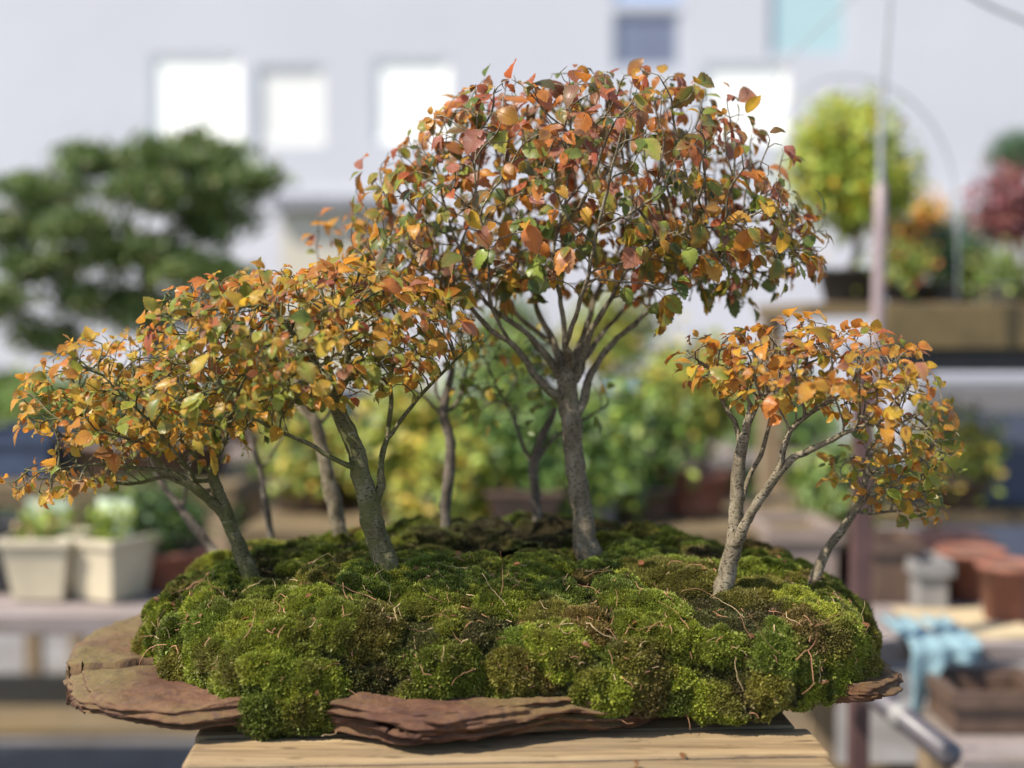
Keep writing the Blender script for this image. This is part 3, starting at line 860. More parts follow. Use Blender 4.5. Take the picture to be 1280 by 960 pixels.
# 9 right forked tree
d = base_at(905, 735, 1.07); dbg('right', d)
planted_tree('hornbeam_bonsai', 'forked pale trunk at the right of the mound under a wide orange crown', [
    Lm([(899, 758, 0, 44), (903, 737, 0, 36), (909, 710, 0, 29), (915, 685, 0, 26), (920, 650, 0, 23), (923, 615, 0, 22), (924, 580, 0, 20), (930, 545, 0, 16), (938, 510, 0, 10)], d),
    Lm([(914, 692, 0, 24), (930, 660, -.01, 21), (950, 625, -.02, 19), (972, 595, -.03, 18), (995, 570, -.03, 15), (1030, 555, -.04, 11), (1070, 535, -.05, 9), (1120, 520, -.05, 5)], d),
    Lm([(975, 595, -.03, 14), (980, 550, -.03, 12), (1005, 520, -.03, 10), (1050, 495, -.03, 7), (1100, 480, -.03, 5)], d),
    Lm([(926, 575, 0, 14), (922, 540, .01, 11), (905, 505, .02, 8), (895, 470, .02, 5)], d),
    Lm([(930, 545, 0, 11), (950, 500, 0, 9), (985, 470, 0, 7), (1020, 450, 0, 5)], d),
    Lm([(922, 640, 0, 12), (935, 600, .02, 10), (955, 560, .03, 9), (965, 510, .04, 6)], d),
    ], [pell(1020, 465, d - .01, 142, 56, .10, 6), pell(905, 450, d + .02, 58, 38, .07, 1.2), pell(1110, 505, d - .03, 66, 46, .08, 2.0), pell(1148, 548, d - .04, 44, 34, .05, .8), pell(985, 425, d, 80, 24, .07, .9)],
    2100, M['bark_main'], pal_height(at(0, 510, d).z, at(0, 430, d).z, [(LG, 1.4), (YE, 3), (YO, 3), (OR, 1.5), (GR, 1)], [(OR, 3.5), (YO, 3.5), (YE, 1.6), (PK, .8), (RD, .6), (LG, .6)]),
    (.0085, .020), tips=3, dens=.82, droop=.4, step=.0075, kill=.0095, up=.03)

# 10 small right
d = base_at(1017, 726, 1.1); dbg('right small', d)
planted_tree('hornbeam_bonsai', 'small tree leaning out at the right edge of the mound with green and yellow leaves', [
    Lm([(1010, 742, 0, 26), (1017, 725, 0, 20), (1028, 700, 0, 16), (1042, 675, 0, 14), (1058, 652, 0, 13), (1074, 625, 0, 12), (1082, 600, 0, 9), (1085, 565, 0, 7)], d),
    Lm([(1070, 635, 0, 10), (1095, 618, 0, 8), (1125, 610, 0, 6), (1155, 620, 0, 4)], d),
    Lm([(1082, 600, 0, 8), (1110, 580, 0, 6), (1145, 575, 0, 4)], d),
    Lm([(1066, 640, 0, 8), (1100, 640, .02, 6), (1140, 640, .02, 4)], d),
    ], [pell(1112, 590, d, 75, 42, .07, 3), pell(1140, 632, d, 42, 22, .04, .6)],
    900, M['bark_main'], pal_height(0, 1, [(GR, 2), (LG, 3), (YE, 1)], [(GR, 1.2), (LG, 3), (BG, 1.2), (YE, 3), (YO, 2), (OR, 1)]),
    (.008, .017), tips=3, dens=.85, droop=.3, step=.0075, kill=.0095, up=.03)

# ------------------------------------------------------------------ display table
def build_table():
    t = thing('display_table', 'small weathered plank table under the stone slab', 'table', (-.01, 1.08, 0))
    rz = math.radians(3.2)
    def R(x, y): return (-.008 + x * math.cos(rz) - y * math.sin(rz), 1.02 + x * math.sin(rz) + y * math.cos(rz))
    y = -.205; w = .0655
    for i in range(7):
        x0, x1 = -.241 - .003 * (i % 2), .238 + .004 * (i % 3)
        segs = 60; b = .003
        V = []; 
        e = .006
        prof = [(0, -.022), (0, -b), (b * .4, -b * .3), (b, 0), (w / 2, .0006), (w - b - e, 0), (w - e - b * .4, -b * .3), (w - e, -b), (w - e, -.022)]
        xs = [x0, x0 + .0012, x0 + .003] + list(np.linspace(x0 + .01, x1 - .01, segs)) + [x1 - .003, x1 - .0012, x1]
        zz = random.uniform(-.0008, .0008)
        for k, x in enumerate(xs):
            inset = .0012 if k in (0, len(xs) - 1) else (.0004 if k in (1, len(xs) - 2) else 0)
            cham = 0
            for yy, z in prof:
                n = .0009 * noise.noise(Vector((x * 12, (y + yy) * 60, i * 9)))
                X, Y = R(x, y + yy + (n if z < -.0001 else 0))
                V.append((X, Y, TABLE + .0008 + zz + z + (-inset if z > -.01 else 0) + n * .5))
        n = len(prof); fs = []
        for k in range(len(xs) - 1):
            for j in range(n - 1):
                fs.append((k * n + j, (k + 1) * n + j, (k + 1) * n + j + 1, k * n + j + 1))
            fs.append((k * n, k * n + n - 1, (k + 1) * n + n - 1, (k + 1) * n))
        fs.append(tuple(range(n))); fs.append(tuple(reversed([(len(xs) - 1) * n + j for j in range(n)])))
        o = mesh_obj('plank', V, fs, M['wood'], t, False)
        y += w
        if i < 6:  # dark strip set into each gap to draw the shaded seam line
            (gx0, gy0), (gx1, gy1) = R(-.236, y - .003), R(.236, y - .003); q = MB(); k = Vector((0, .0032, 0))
            q.add([(gx0, gy0 - .0032, TABLE - .0016), (gx1, gy1 - .0032, TABLE - .0016), (gx1, gy1 + .0032, TABLE - .0016), (gx0, gy0 + .0032, TABLE - .0016), (gx0, gy0 - .0032, TABLE - .02), (gx1, gy1 - .0032, TABLE - .02), (gx1, gy1 + .0032, TABLE - .02), (gx0, gy0 + .0032, TABLE - .02)], [(0, 1, 2, 3), (7, 6, 5, 4), (0, 4, 5, 1), (1, 5, 6, 2), (2, 6, 7, 3), (3, 7, 4, 0)]).build('gap_shade', M['soil'], t)
    for sx in (-.2, .19):
        X, Y = R(sx, .02); MB().box(X - .015, X + .015, Y - .2, Y + .2, TABLE - .062, TABLE - .024, rz).build('apron', M['wood_y'], t, bevel=.002)
    for sx in (-.21, .205):
        for sy in (-.16, .2):
            X, Y = R(sx, sy); MB().box(X - .02, X + .02, Y - .02, Y + .02, 0, TABLE - .064, rz).build('leg', M['wood_y'], t, bevel=.003)
build_table()
# debris on the table
for i, (px, py, lab) in enumerate(((818, 906, 'tiny reddish bud scale cluster on the table beside the stone'), (851, 941, 'small orange brown leaf scrap lying on the front plank'), (797, 957, 'tan leaf scrap lying at the front edge of the table'))):
    p = at(px, py, 1); s = (CAMZ - TABLE - .004) / (CAMZ - p.z); P = np.array([[p.x * s, s, TABLE + .004]])
    P = np.repeat(P, 4 if i == 0 else 2, 0); k = len(P)
    V, Fc, cc, luv = leaves(P, randdir(k) * np.array([1, 1, .35]), np.array([[0, 0, 1.]] * k) + randdir(k) * .5, np.full(k, .007 if i else .004), palette_pick([((.40, .17, .07), 1)], k), palette_pick([(BR, 1)], k))
    o = mesh_obj('leaf_scrap', V, Fc, M['leaf'], None, True, cc, luv, origin=P[0]); tag(o, lab, 'leaf scrap', 'leaf scraps on the table')

# ------------------------------------------------------------------ background: building, ground
def build_ground():
    m, nt, bs = mat('packed_ground')
    v = coords(nt); a = noise_tex(nt, v, 1.3, 8, .7); b = noise_tex(nt, v, 40, 5, .7)
    c = ramp(nt, a, [(.3, (.10, .085, .075)), (.5, (.19, .175, .165)), (.62, (.27, .26, .26)), (.75, (.16, .17, .10))])
    nt.links.new(mixrgb(nt, b, c, mixrgb(nt, 1, c, (.5, .5, .5), 'MULTIPLY')), bs.inputs['Base Color']); bs.inputs['Roughness'].default_value = .9
    bump(nt, bs, b, .6, .01)
    o = MB().add([(-60, -30, 0), (60, -30, 0), (60, 120, 0), (-60, 120, 0)], [(0, 1, 2, 3)]).build('ground', m)
    tag(o, 'grey gravelly nursery ground', 'ground', None, 'structure')
build_ground()

def build_building():
    Y = 10.0
    m, nt, bs = mat('pale_blue_render')
    f = noise_tex(nt, coords(nt), .8, 6, .6); f2 = noise_tex(nt, coords(nt), 9, 5, .6)
    c = ramp(nt, f, [(.3, (.44, .445, .475)), (.7, (.49, .495, .525))])
    nt.links.new(mixrgb(nt, .15, c, ramp(nt, f2, [(.3, (.41, .415, .45)), (.7, (.53, .53, .56))])), bs.inputs['Base Color']); bs.inputs['Roughness'].default_value = .85
    wm = m
    t = thing('apartment_building', 'pale blue grey house facade with several windows behind the whole nursery', 'building', (0, Y, 0))
    wins_and_sun_patches = [(190, 300, 68, 176, 'sun_patch', 'a sunlight patch coloured in as a bright white pane'), (322, 405, 82, 182, 'sun_patch2', 'a sunlight patch coloured in as a cream pane'), (468, 562, 74, 178, 'sun_patch', None), (766, 852, 14, 86, 'dark', 'window with dark glass'),
            (880, 985, 80, 178, 'sun_patch', None), (961, 1062, -60, 70, 'teal', 'window with pale teal frosted glass'), (766, 852, -60, 2, 'bluep', None)]  # white and cream panes: sunlight patches on the wall put into the colour
    mw = {'sun_patch': simple('white_sun_patch', (.90, .89, .83), .6, .02, 3, bmp=0), 'sun_patch2': simple('cream_sun_patch', (.68, .67, .63), .6, .02, 3, bmp=0), 'dark': simple('dark_window', (.15, .17, .24), .5, .15, 3, bmp=0),
          'teal': simple('teal_window', (.36, .50, .52), .5, .06, 3, bmp=0), 'bluep': simple('blue_window', (.28, .38, .58), .5, .06, 3, bmp=0)}
    fm = simple('window_frame_metal', (.42, .43, .47), .4, .05, 10, bmp=0)
    # facade built as solid thick wall with real recesses made from strips
    rects = []
    for (x0, x1, y0, y1, k, lab) in wins_and_sun_patches:
        a = at(x0, y1, Y); b = at(x1, y0, Y); rects.append((a.x, b.x, a.z, b.z, k, lab))
    xs = sorted({-9, 11, *[r[0] for r in rects], *[r[1] for r in rects]}); zs = sorted({0, 7.5, *[r[2] for r in rects], *[r[3] for r in rects]})
    mb = MB()
    for i in range(len(xs) - 1):
        run = None
        for j in range(len(zs) - 1):
            cx, cz = (xs[i] + xs[i + 1]) / 2, (zs[j] + zs[j + 1]) / 2
            if any(r[0] < cx < r[1] and r[2] < cz < r[3] for r in rects): continue
            mb.add([(xs[i], Y, zs[j]), (xs[i + 1], Y, zs[j]), (xs[i + 1], Y, zs[j + 1]), (xs[i], Y, zs[j + 1])], [(0, 1, 2, 3)])
    for r in rects:
        x0, x1, z0, z1 = r[:4]; yb = Y + .06
        mb.add([(x0, Y, z0), (x1, Y, z0), (x1, yb, z0), (x0, yb, z0)], [(0, 3, 2, 1)]); mb.add([(x0, Y, z1), (x1, Y, z1), (x1, yb, z1), (x0, yb, z1)], [(0, 1, 2, 3)])
        mb.add([(x0, Y, z0), (x0, yb, z0), (x0, yb, z1), (x0, Y, z1)], [(0, 1, 2, 3)]); mb.add([(x1, Y, z0), (x1, yb, z0), (x1, yb, z1), (x1, Y, z1)], [(0, 3, 2, 1)])
    mb.add([(-9, Y + 6, 0), (11, Y + 6, 0), (11, Y + 6, 7.5), (-9, Y + 6, 7.5)], [(3, 2, 1, 0)])
    mb.add([(-9, Y, 0), (-9, Y + 6, 0), (-9, Y + 6, 7.5), (-9, Y, 7.5)], [(0, 1, 2, 3)]); mb.add([(11, Y, 0), (11, Y + 6, 0), (11, Y + 6, 7.5), (11, Y, 7.5)], [(3, 2, 1, 0)])
    mb.build('wall', wm, t)
    MB().box(-9.3, 11.3, Y - .3, Y + 6.3, 7.5, 7.8).build('roof', fm, t)
    for x0, x1, z0, z1, k, lab in rects:
        f = MB(); w = .035; yy0, yy1 = Y + .02, Y + .05
        f.box(x0, x1, yy0, yy1, z0, z0 + w); f.box(x0, x1, yy0, yy1, z1 - w, z1)
        f.box(x0, x0 + w, yy0, yy1, z0 + w, z1 - w); f.box(x1 - w, x1, yy0, yy1, z0 + w, z1 - w)
        fr = f.build('window', fm if k in ('dark', 'teal') else mw[k], t)  # the sun_patch ones are sunlight patches on the wall, not windows
        p = MB().box(x0 + w, x1 - w, Y + .03, Y + .04, z0 + w, z1 - w).build('pane', mw[k], fr)
        if lab: fr['label'] = 'facade: ' + lab
    # plinth band
    a = at(0, 205, Y - .04)
    MB().box(-9, 11, Y - .045, Y - .002, 0, a.z - .22).build('plinth', simple('plinth_render', (.50, .49, .52), .85, .05, 3), t)
build_building()

def shed():
    Y = 7.5; a = at(352, 400, Y); b = at(470, 262, Y)
    t = thing('garden_shed', 'beige shed with a dark flat roof in front of the pale facade', 'shed', (a.x, Y, 0))
    MB().box(a.x, b.x, Y, Y + 1.2, 0, b.z).build('wall', simple('beige_siding', (.50, .45, .36), .8, .06, 6), t)
    MB().box(a.x - .06, b.x + .06, Y - .08, Y + 1.28, b.z, b.z + .07).build('roof', M['grey'], t)
shed()

# ------------------------------------------------------------------ background benches
def bench(name, label, x0, x1, y0, y1, ztop, nb, m, thick=.03, legs=True, lower=None, legm=None):
    t = thing(name, label, 'bench', ((x0 + x1) / 2, (y0 + y1) / 2, 0), 'nursery benches')
    w = (y1 - y0) / nb
    for i in range(nb):
        MB().box(x0 + random.uniform(-.004, .004), x1, y0 + i * w, y0 + (i + 1) * w - .008, ztop - thick, ztop + random.uniform(-.001, .001)).build('board', m, t, bevel=.003)
    if legs:
        for x in (x0 + .04, x1 - .04):
            for y in (y0 + .03, y1 - .05):
                MB().box(x - .025, x + .025, y - .025, y + .025, 0, ztop - thick - .001).build('leg', legm or M['wood_y'], t, bevel=.003)
    if lower:
        MB().box(x0 + .07, x1 - .07, y0 + .02, y1 - .02, lower - .02, lower).build('lower_shelf', m, t, bevel=.003)
    return t
zl = .735
bench('plant_bench', 'low greyed plank bench at the left holding two cream pots', -1.6, -.42, 2.13, 2.46, zl, 3, M['wood_grey'], .034)
bench('plant_bench', 'tall dark bench at the rear left under the pine', -2.3, -.62, 2.85, 3.35, .86, 4, M['wood_dark'], .05, lower=.3)
bench('plant_bench', 'dark timber bench in the middle behind the mound carrying green potted trees', -.5, .62, 2.35, 2.85, .84, 4, M['wood_dark'], .04, lower=.25)
bench('plant_bench', 'wide grey bench far behind the mound', -1.6, 1.2, 4.1, 4.6, .8, 4, M['wood_grey'], .04, lower=.25)

# pots and potted plants
def pot_shape(mb, c, r, h, kind='round', sy=1, wall=.008):
    if kind == 'round':
        mb.lathe(c, [(r * .68, 0), (r * .74, .004), (r * .93, h * .86), (r * 1.02, h * .87), (r * 1.04, h), (r * .93, h), (r * .88, h * .86), (r * .5, h * .84)], 30)
    elif kind == 'oval':
        mb.lathe(c, [(r * .80, 0), (r * .86, h * .12), (r * .93, h * .8), (r * 1.04, h * .82), (r * 1.04, h), (r * .94, h), (r * .9, h * .85), (r * .4, h * .84)], 36, 1, .7)
    else:  # square tapered
        vs = []; fs = []
        prof = [(.70, 0), (.95, .86), (1.04, .87), (1.05, 1.0), (.93, 1.0), (.88, .85), (.3, .84)]
        for k, z in prof:
            for sx, s2 in ((-1, -1), (1, -1), (1, 1), (-1, 1)):
                vs.append((c[0] + sx * r * k, c[1] + s2 * r * k * sy, c[2] + z * h))
        for j in range(len(prof) - 1):
            for i in range(4):
                k = (i + 1) % 4; fs.append((j * 4 + i, j * 4 + k, j * 4 + 4 + k, j * 4 + 4 + i))
        fs.append((3, 2, 1, 0)); mb.add(vs, fs)
    return mb

def soil_disc(c, r, h, kind, sy=1):
    mb = MB()
    if kind == 'square': mb.box(c[0] - r * .88, c[0] + r * .88, c[1] - r * .88 * sy, c[1] + r * .88 * sy, c[2] + h * .86, c[2] + h * .9)
    else: mb.lathe(c, [(r * .86, h * .86), (r * .86, h * .9), (r * .5, h * .95), (.001, h * .98)], 24, 1, .7 if kind == 'oval' else 1)
    return mb

def bg_bonsai(name, label, base, potspec, height, ells, pal, nleaf, lsize, group=None, tw=.014, natt=140, lean=0, needles=False, droop=.3, barkm='bark_dark', cat='bonsai tree', barespread=None):
    """base: centre of the pot's underside. ells relative: (dx,dy,dz,rx,ry,rz,w) from the base"""
    b = Vector(base); kind, r, h, pm = potspec
    t = thing(name, label, cat, base, group)
    pot_shape(MB(), b, r, h, kind).build('pot', M[pm], t, kind != 'square', bevel=.002 if kind == 'square' else 0)
    soil_disc(b, r, h, kind).build('soil', M['soil'], t, True)
    E = [(b.x + e[0], b.y + e[1], b.z + e[2], *e[3:]) for e in ells]
    A = ell_points(E, natt, .2)
    cz = np.array([e[2] for e in E]).min()
    top = b.z + height
    pts = []
    for k in range(6):
        f = k / 5; pts.append((b.x + lean * f + math.sin(f * 5) * .018, b.y + math.cos(f * 4) * .01, b.z + h * .85 + (top - b.z - h * .85) * f, tw * (1.25 - .7 * f)))
    P, par, R, ch, nh = grow_tree([np.array(pts)], A, .022, .035, .0016, jitter=.3, growfrom=.45, up=.1)
    V, Fc = tree_mesh(P, par, R, ch, nh, .02)
    mesh_obj('trunk', V, tree_mesh_fix(V, Fc), M[barkm], t)
    thin = [i for i in range(nh, len(P)) if R[i] < .005]
    if not thin: thin = list(range(len(P)))
    pick = RNG.choice(thin, nleaf)
    src = P[pick] + RNG.normal(size=(nleaf, 3)) * (.024 if not needles else .02)
    cen = A.mean(0)
    out = norm(src - cen + np.array([0, 0, .02]))
    if needles:
        src = A[RNG.choice(len(A), nleaf)] + RNG.normal(size=(nleaf, 3)) * np.array([.02, .02, .012]); out = norm(src - cen)
        D = norm(randdir(nleaf) * .8 + out * .4 + np.array([0, 0, .7])); Nn = randdir(nleaf)
        c = palette_pick(pal, nleaf)
        V, Fc, cc, luv = leaves(src, D, Nn, RNG.uniform(*lsize, nleaf), c, c * 1.2, TPL_LO, (.05, .3), (0, .1), .5)
        mesh_obj('crown', V, Fc, M['needle'], t, False, cc, luv)
    else:
        D = norm(randdir(nleaf) + out * .5 - np.array([0, 0, droop])); Nn = norm(out + randdir(nleaf) * .6 + np.array([0, 0, .5]))
        c = palette_pick(pal, nleaf); c2 = palette_pick(pal, nleaf)
        V, Fc, cc, luv = leaves(src, D, Nn, RNG.uniform(*lsize, nleaf), c, c * .6 + c2 * .4, TPL_LO)
        mesh_obj('crown', V, Fc, M['bgleaf'], t, True, cc, luv)
    return t

# big pine at left
Yp = 3.05
bp = at(190, 590, Yp); bp = Vector((bp.x, Yp, .861))
PE = []
for (px, py, rx, ry, dy, w) in [(235, 200, 75, 22, 0, 1.6), (120, 205, 52, 18, .05, 1), (300, 235, 50, 24, -.02, 1), (200, 245, 60, 22, -.08, 1.2), (60, 245, 60, 22, 0, 1.1), (105, 290, 50, 18, -.08, 1), (270, 285, 60, 20, .05, 1.1), (10, 290, 55, 22, .02, 1),
                             (180, 320, 60, 20, -.05, 1.1), (60, 335, 62, 20, .03, 1.1), (250, 345, 60, 20, -.08, 1.1), (120, 375, 60, 20, .06, 1.1), (0, 380, 50, 22, -.05, .9), (200, 395, 60, 20, 0, 1), (60, 425, 60, 18, 0, .9)]:
    c = at(px, py, Yp + dy); PE.append((c.x - bp.x, dy, c.z - bp.z, rx * Yp / F, .11, ry * Yp / F, w))
bg_bonsai('pine_bonsai', 'large dark green pine with layered pads at the upper left', tuple(bp), ('oval', .20, .085, 'brownpot'), .55, PE, [((.10, .15, .035), 3), ((.065, .105, .025), 3), ((.15, .20, .045), 2), ((.14, .12, .04), .6)], 24000, (.016, .030), tw=.032, natt=620, lean=.02, needles=True)

# yellow-green round tree right
Yr = 2.8
def rel(px, py, Y, rx, ry, rd, w, b): 
    c = at(px, py, Y); return (c.x - b.x, Y - b.y, c.z - b.z, rx * Y / F, rd, ry * Y / F, w)
zshelf = at(0, 378, 2.65).z
b = Vector((at(1062, 400, Yr).x, Yr, zshelf + .001))
bg_bonsai('maple_bonsai', 'round yellow green tree against the pale wall at the upper right', tuple(b), ('round', .075, .075, 'black'), .22, [rel(1065, 185, Yr, 68, 58, .11, 4, b), rel(1100, 230, Yr, 50, 45, .09, 2, b), rel(1025, 215, Yr, 42, 45, .08, 1.5, b), rel(1070, 260, Yr, 55, 28, .08, 1, b)],
    [((.30, .38, .045), 4), ((.40, .42, .05), 3), ((.18, .27, .04), 1.5), (YE, .6)], 5200, (.014, .024), tw=.010, natt=260)

# high shelf at right
def high_shelf():
    x0 = at(1012, 0, 2.65).x
    t = thing('plant_shelf', 'high timber shelf with a dark ochre front rail and a black box for the shade beneath at the right', 'shelf', (1.3, 2.9, 0), 'nursery shelves')
    zt = zshelf
    MB().box(x0, 2.4, 2.66, 3.2, zt - .03, zt).build('board', M['wood_dark'], t, bevel=.003)
    xr = at(1112, 0, 2.63).x
    MB().box(xr, 2.4, 2.615, 2.655, at(0, 436, 2.62).z, zt - .006).build('front_rail', M['yellowrim'], t, bevel=.003)
    MB().box(xr + .04, 2.38, 2.66, 3.1, at(0, 466, 2.62).z, at(0, 436, 2.62).z - .003).build('shade_box', M['black'], t, bevel=.003)  # black box added to draw the shadow under the front rail
    for x in (x0 + .03, 1.55, 2.35):
        MB().box(x - .025, x + .025, 3.12, 3.17, 0, zt - .031).build('post', M['wood_y'], t)
high_shelf()

# plants on the high shelf
def shelf_plant(px, py_c, rx, ry, Y, pal, label, name='shrub_bonsai', pot='terra', n=1500, size=(.012, .02), r=.05, kind='round', needles=False, hpot=.05):
    b = Vector((at(px, 400, Y).x, Y, zshelf + .001))
    e = rel(px, py_c, Y, rx, ry, rx * .8 * Y / F, 1, b)
    return bg_bonsai(name, label, tuple(b), (kind, r, hpot, pot), max(hpot + .02, e[2] * .6), [e], pal, n, size, tw=.008, natt=90, needles=needles)
shelf_plant(1140, 298, 34, 24, 2.95, [(OR, 3), ((.5, .10, .04), 2), (YO, 1), (GR, 1)], 'orange flowering plant on the high shelf just right of the pale pole', 'flowering_plant', n=900)
shelf_plant(1195, 320, 42, 30, 2.85, [((.05, .11, .07), 3), (BG, 2), (GR, 1)], 'bluish green bushy plant in the middle of the high shelf', 'shrub_bonsai', 'greypot', 1800)
shelf_plant(1262, 262, 46, 42, 2.9, [((.20, .055, .07), 3), ((.28, .09, .09), 2), (BR, 1)], 'purple red maple on the high shelf at the right edge', 'maple_bonsai', 'brownpot', 1900)
shelf_plant(1275, 195, 32, 26, 3.1, [(DG, 3), ((.04, .09, .05), 2)], 'dark green clipped crown above the purple maple at the right edge', 'juniper_bonsai', 'brownpot', 2200, (.01, .016), needles=True)
shelf_plant(1130, 335, 30, 16, 2.72, [(GR, 3), (LG, 2), (RD, 1)], 'low mixed green plant at the front of the high shelf beside the pole', 'low_plant', 'black', 700, hpot=.04)
shelf_plant(1245, 345, 36, 16, 2.74, [(LG, 1), (GR, 3), ((.30, .25, .10), 1)], 'low olive plant at the front of the high shelf under the purple maple', 'low_plant', 'greypot', 700, hpot=.04)
shelf_plant(1160, 268, 20, 14, 3.05, [(YE, 4), (YO, 2)], 'small bright yellow plant behind the orange flowers', 'flowering_plant', 'terra', 500)

# green trees on the middle bench
zb = .841
def mid_tree(px, pyc, rx, ry, Y, pal, label, name='maple_bonsai', pot='brownpot', kind='oval', r=.08, hp=.065, n=1700, size=(.018, .03), zz=zb):
    b = Vector((at(px, 600, Y).x, Y, zz)); e = rel(px, pyc, Y, rx, ry, rx * .8 * Y / F, 1, b)
    return bg_bonsai(name, label, tuple(b), (kind, r, hp, pot), max(hp + .03, e[2] * .75), [e], pal, n, size, tw=.012, natt=110, group='potted trees behind the mound')
YG = [((.33, .37, .055), 3), ((.17, .24, .045), 3), ((.55, .40, .06), 1.6), ((.10, .07, .04), .8)]; GG = [((.14, .23, .045), 3), ((.08, .14, .03), 3), ((.30, .38, .06), 2), ((.09, .07, .04), .6)]
mid_tree(505, 555, 66, 85, 2.5, YG, 'yellow green potted tree seen between the mossy trunk and slender trunk')
mid_tree(612, 540, 62, 90, 2.6, GG, 'fresh green potted tree behind the slender trunk', pot='terra')
mid_tree(690, 560, 45, 60, 2.45, [((.08, .15, .04), 2), (GR, 2)], 'dull green potted tree right behind the tallest trunk', pot='greypot', kind='square', r=.07)
mid_tree(795, 560, 66, 78, 2.5, GG, 'bushy green potted tree just right of the tallest trunk', pot='brownpot')
mid_tree(870, 480, 55, 60, 2.75, YG, 'yellowing potted tree behind the left part of the orange right crown', pot='terra')
mid_tree(430, 590, 36, 40, 2.7, YG, 'low yellow potted shrub behind the mossy trunk', 'shrub_bonsai', 'terra', 'round', .06, n=900)

zf = .801
for (px, pyc, rx, ry, Y, pal, lab) in [(60, 520, 80, 50, 4.3, GG, 'broad green potted tree below the pine far at left'), (330, 470, 60, 60, 4.35, GG, 'green potted tree far behind the left crowns'), (960, 520, 70, 60, 4.3, [((.10, .17, .06), 2), (GR, 2)], 'grey green potted tree far behind the forked trunk'),
                                       (760, 420, 55, 45, 4.4, YG, 'yellow tinged potted tree far behind the tallest trunk'), (640, 440, 55, 60, 4.4, GG, 'green potted tree on the far bench seen under the dome crown')]:
    mid_tree(px, pyc, rx, ry, Y, pal, lab, n=1500, size=(.025, .045), zz=zf, r=.13)
mid_tree(385, 560, 48, 60, 2.62, YG, 'yellow green potted tree behind the pale slanting trunk', pot='brownpot')
mid_tree(735, 590, 46, 48, 2.42, GG, 'low green potted tree directly behind the tallest trunk base', pot='greypot', r=.06)
mid_tree(560, 600, 44, 46, 2.40, YG, 'low yellow green potted shrub at the foot of the slender trunk', pot='brownpot', r=.06)
# shrubs at the right, between crown and clutter
def ground_stand(px, pyc, rx, ry, Y, pal, lab, z, name='shrub_bonsai', n=1500, size=(.015, .026), pot='brownpot', kind='round'):
    return mid_tree(px, pyc, rx, ry, Y, pal, lab, name, pot, kind, .07, .07, n, size, z)

# ------------------------------------------------------------------ left bench goods
def cream_pot(px, lab, n):
    Y = 2.27; c = at(px, 700, Y); c = Vector((c.x, Y, zl + .0015))
    t = thing('plant_pot', lab, 'plant pot', tuple(c), 'cream square pots on the left bench')
    pot_shape(MB(), c, .062, .112, 'square').build('pot_body', M['cream'], t, False, bevel=.003)
    soil_disc(c, .062, .112, 'square').build('soil', M['soil'], t)
    m_ = MB().box(c.x - .038, c.x + .038, c.y + .01, c.y + .013, c.z + .095, c.z + .172); m_.build('plant_label', simple('plant_card', (.48, .56, .42), .5, .3, 30), t)
    k = 260; P = np.array(c) + np.array([0, 0, .12]) + RNG.normal(size=(k, 3)) * np.array([.022, .018, .02])
    V, Fc, cc, luv = leaves(P, norm(RNG.normal(size=(k, 3)) + np.array([0, 0, .8])), randdir(k), RNG.uniform(.01, .022, k), palette_pick([(GR, 2), (LG, 2), ((.5, .25, .2), n)], k), palette_pick([(LG, 1)], k), TPL_LO)
    mesh_obj('foliage', V, Fc, M['bgleaf'], t, True, cc, luv)
    t.rotation_euler.z = math.radians(-26 * (1 - n))
    return t
cream_pot(58, 'cream square pot nearest the left edge with a pale plant card', 1)
cream_pot(138, 'second cream square pot, beside the terracotta bowl, pale plant card in it', 0)
def bowl(px, Y, z, r, h, m, lab, kind='round', name='plant_bowl'):
    c = Vector((at(px, 600, Y).x, Y, z)); t = thing(name, lab, 'plant pot', tuple(c))
    pot_shape(MB(), c, r, h, kind).build('pot_body', M[m], t, kind != 'square', bevel=.002 if kind == 'square' else 0); soil_disc(c, r, h, kind).build('soil', M['soil'], t, True)
    return t
b = Vector((at(212, 600, 2.36).x, 2.36, zl + .0015))
bg_bonsai('shrub_bonsai', 'dark green shrub in a terracotta bowl on the left bench', tuple(b), ('round', .075, .07, 'terra'), .12, [(-.03, 0, .14, .08, .07, .045, 1)], [(DG, 3), (GR, 1)], 1300, (.012, .02), tw=.008, natt=80)
bowl(12, 2.33, zl + .0015, .05, .13, 'black', 'tall black pot on the left bench at the picture edge', 'square')
def crate(x0, x1, y0, y1, z0, z1, m, lab, name='storage_crate', cat='crate', rz=0):
    c = Vector(((x0 + x1) / 2, (y0 + y1) / 2, z0)); t = thing(name, lab, cat, tuple(c)); w = .012
    mb = MB()
    mb.box(x0, x1, y0, y0 + w, z0, z1); mb.box(x0, x1, y1 - w, y1, z0, z1); mb.box(x0, x0 + w, y0 + w, y1 - w, z0, z1); mb.box(x1 - w, x1, y0 + w, y1 - w, z0, z1)
    mb.build('side_walls', M[m], t, bevel=.002); MB().box(x0 + w, x1 - w, y0 + w, y1 - w, z0, z0 + w).build('base', M[m], t)
    r = MB(); e = .008; zr0, zr1 = z1 - .02, z1 + .004
    r.box(x0 - e, x1 + e, y0 - e, y0 - .0005, zr0, zr1); r.box(x0 - e, x1 + e, y1 + .0005, y1 + e, zr0, zr1)
    r.box(x0 - e, x0 - .0005, y0, y1, zr0, zr1); r.box(x1 + .0005, x1 + e, y0, y1, zr0, zr1); r.build('rim', M[m], t)
    return t
def pbox(px0, px1, py0, py1, Y, dep, m, lab, name='storage_crate', cat='crate'):
    a = at(px0, py1, Y); b = at(px1, py0, Y); return crate(a.x, b.x, Y, Y + dep, a.z, b.z, m, lab, name, cat)
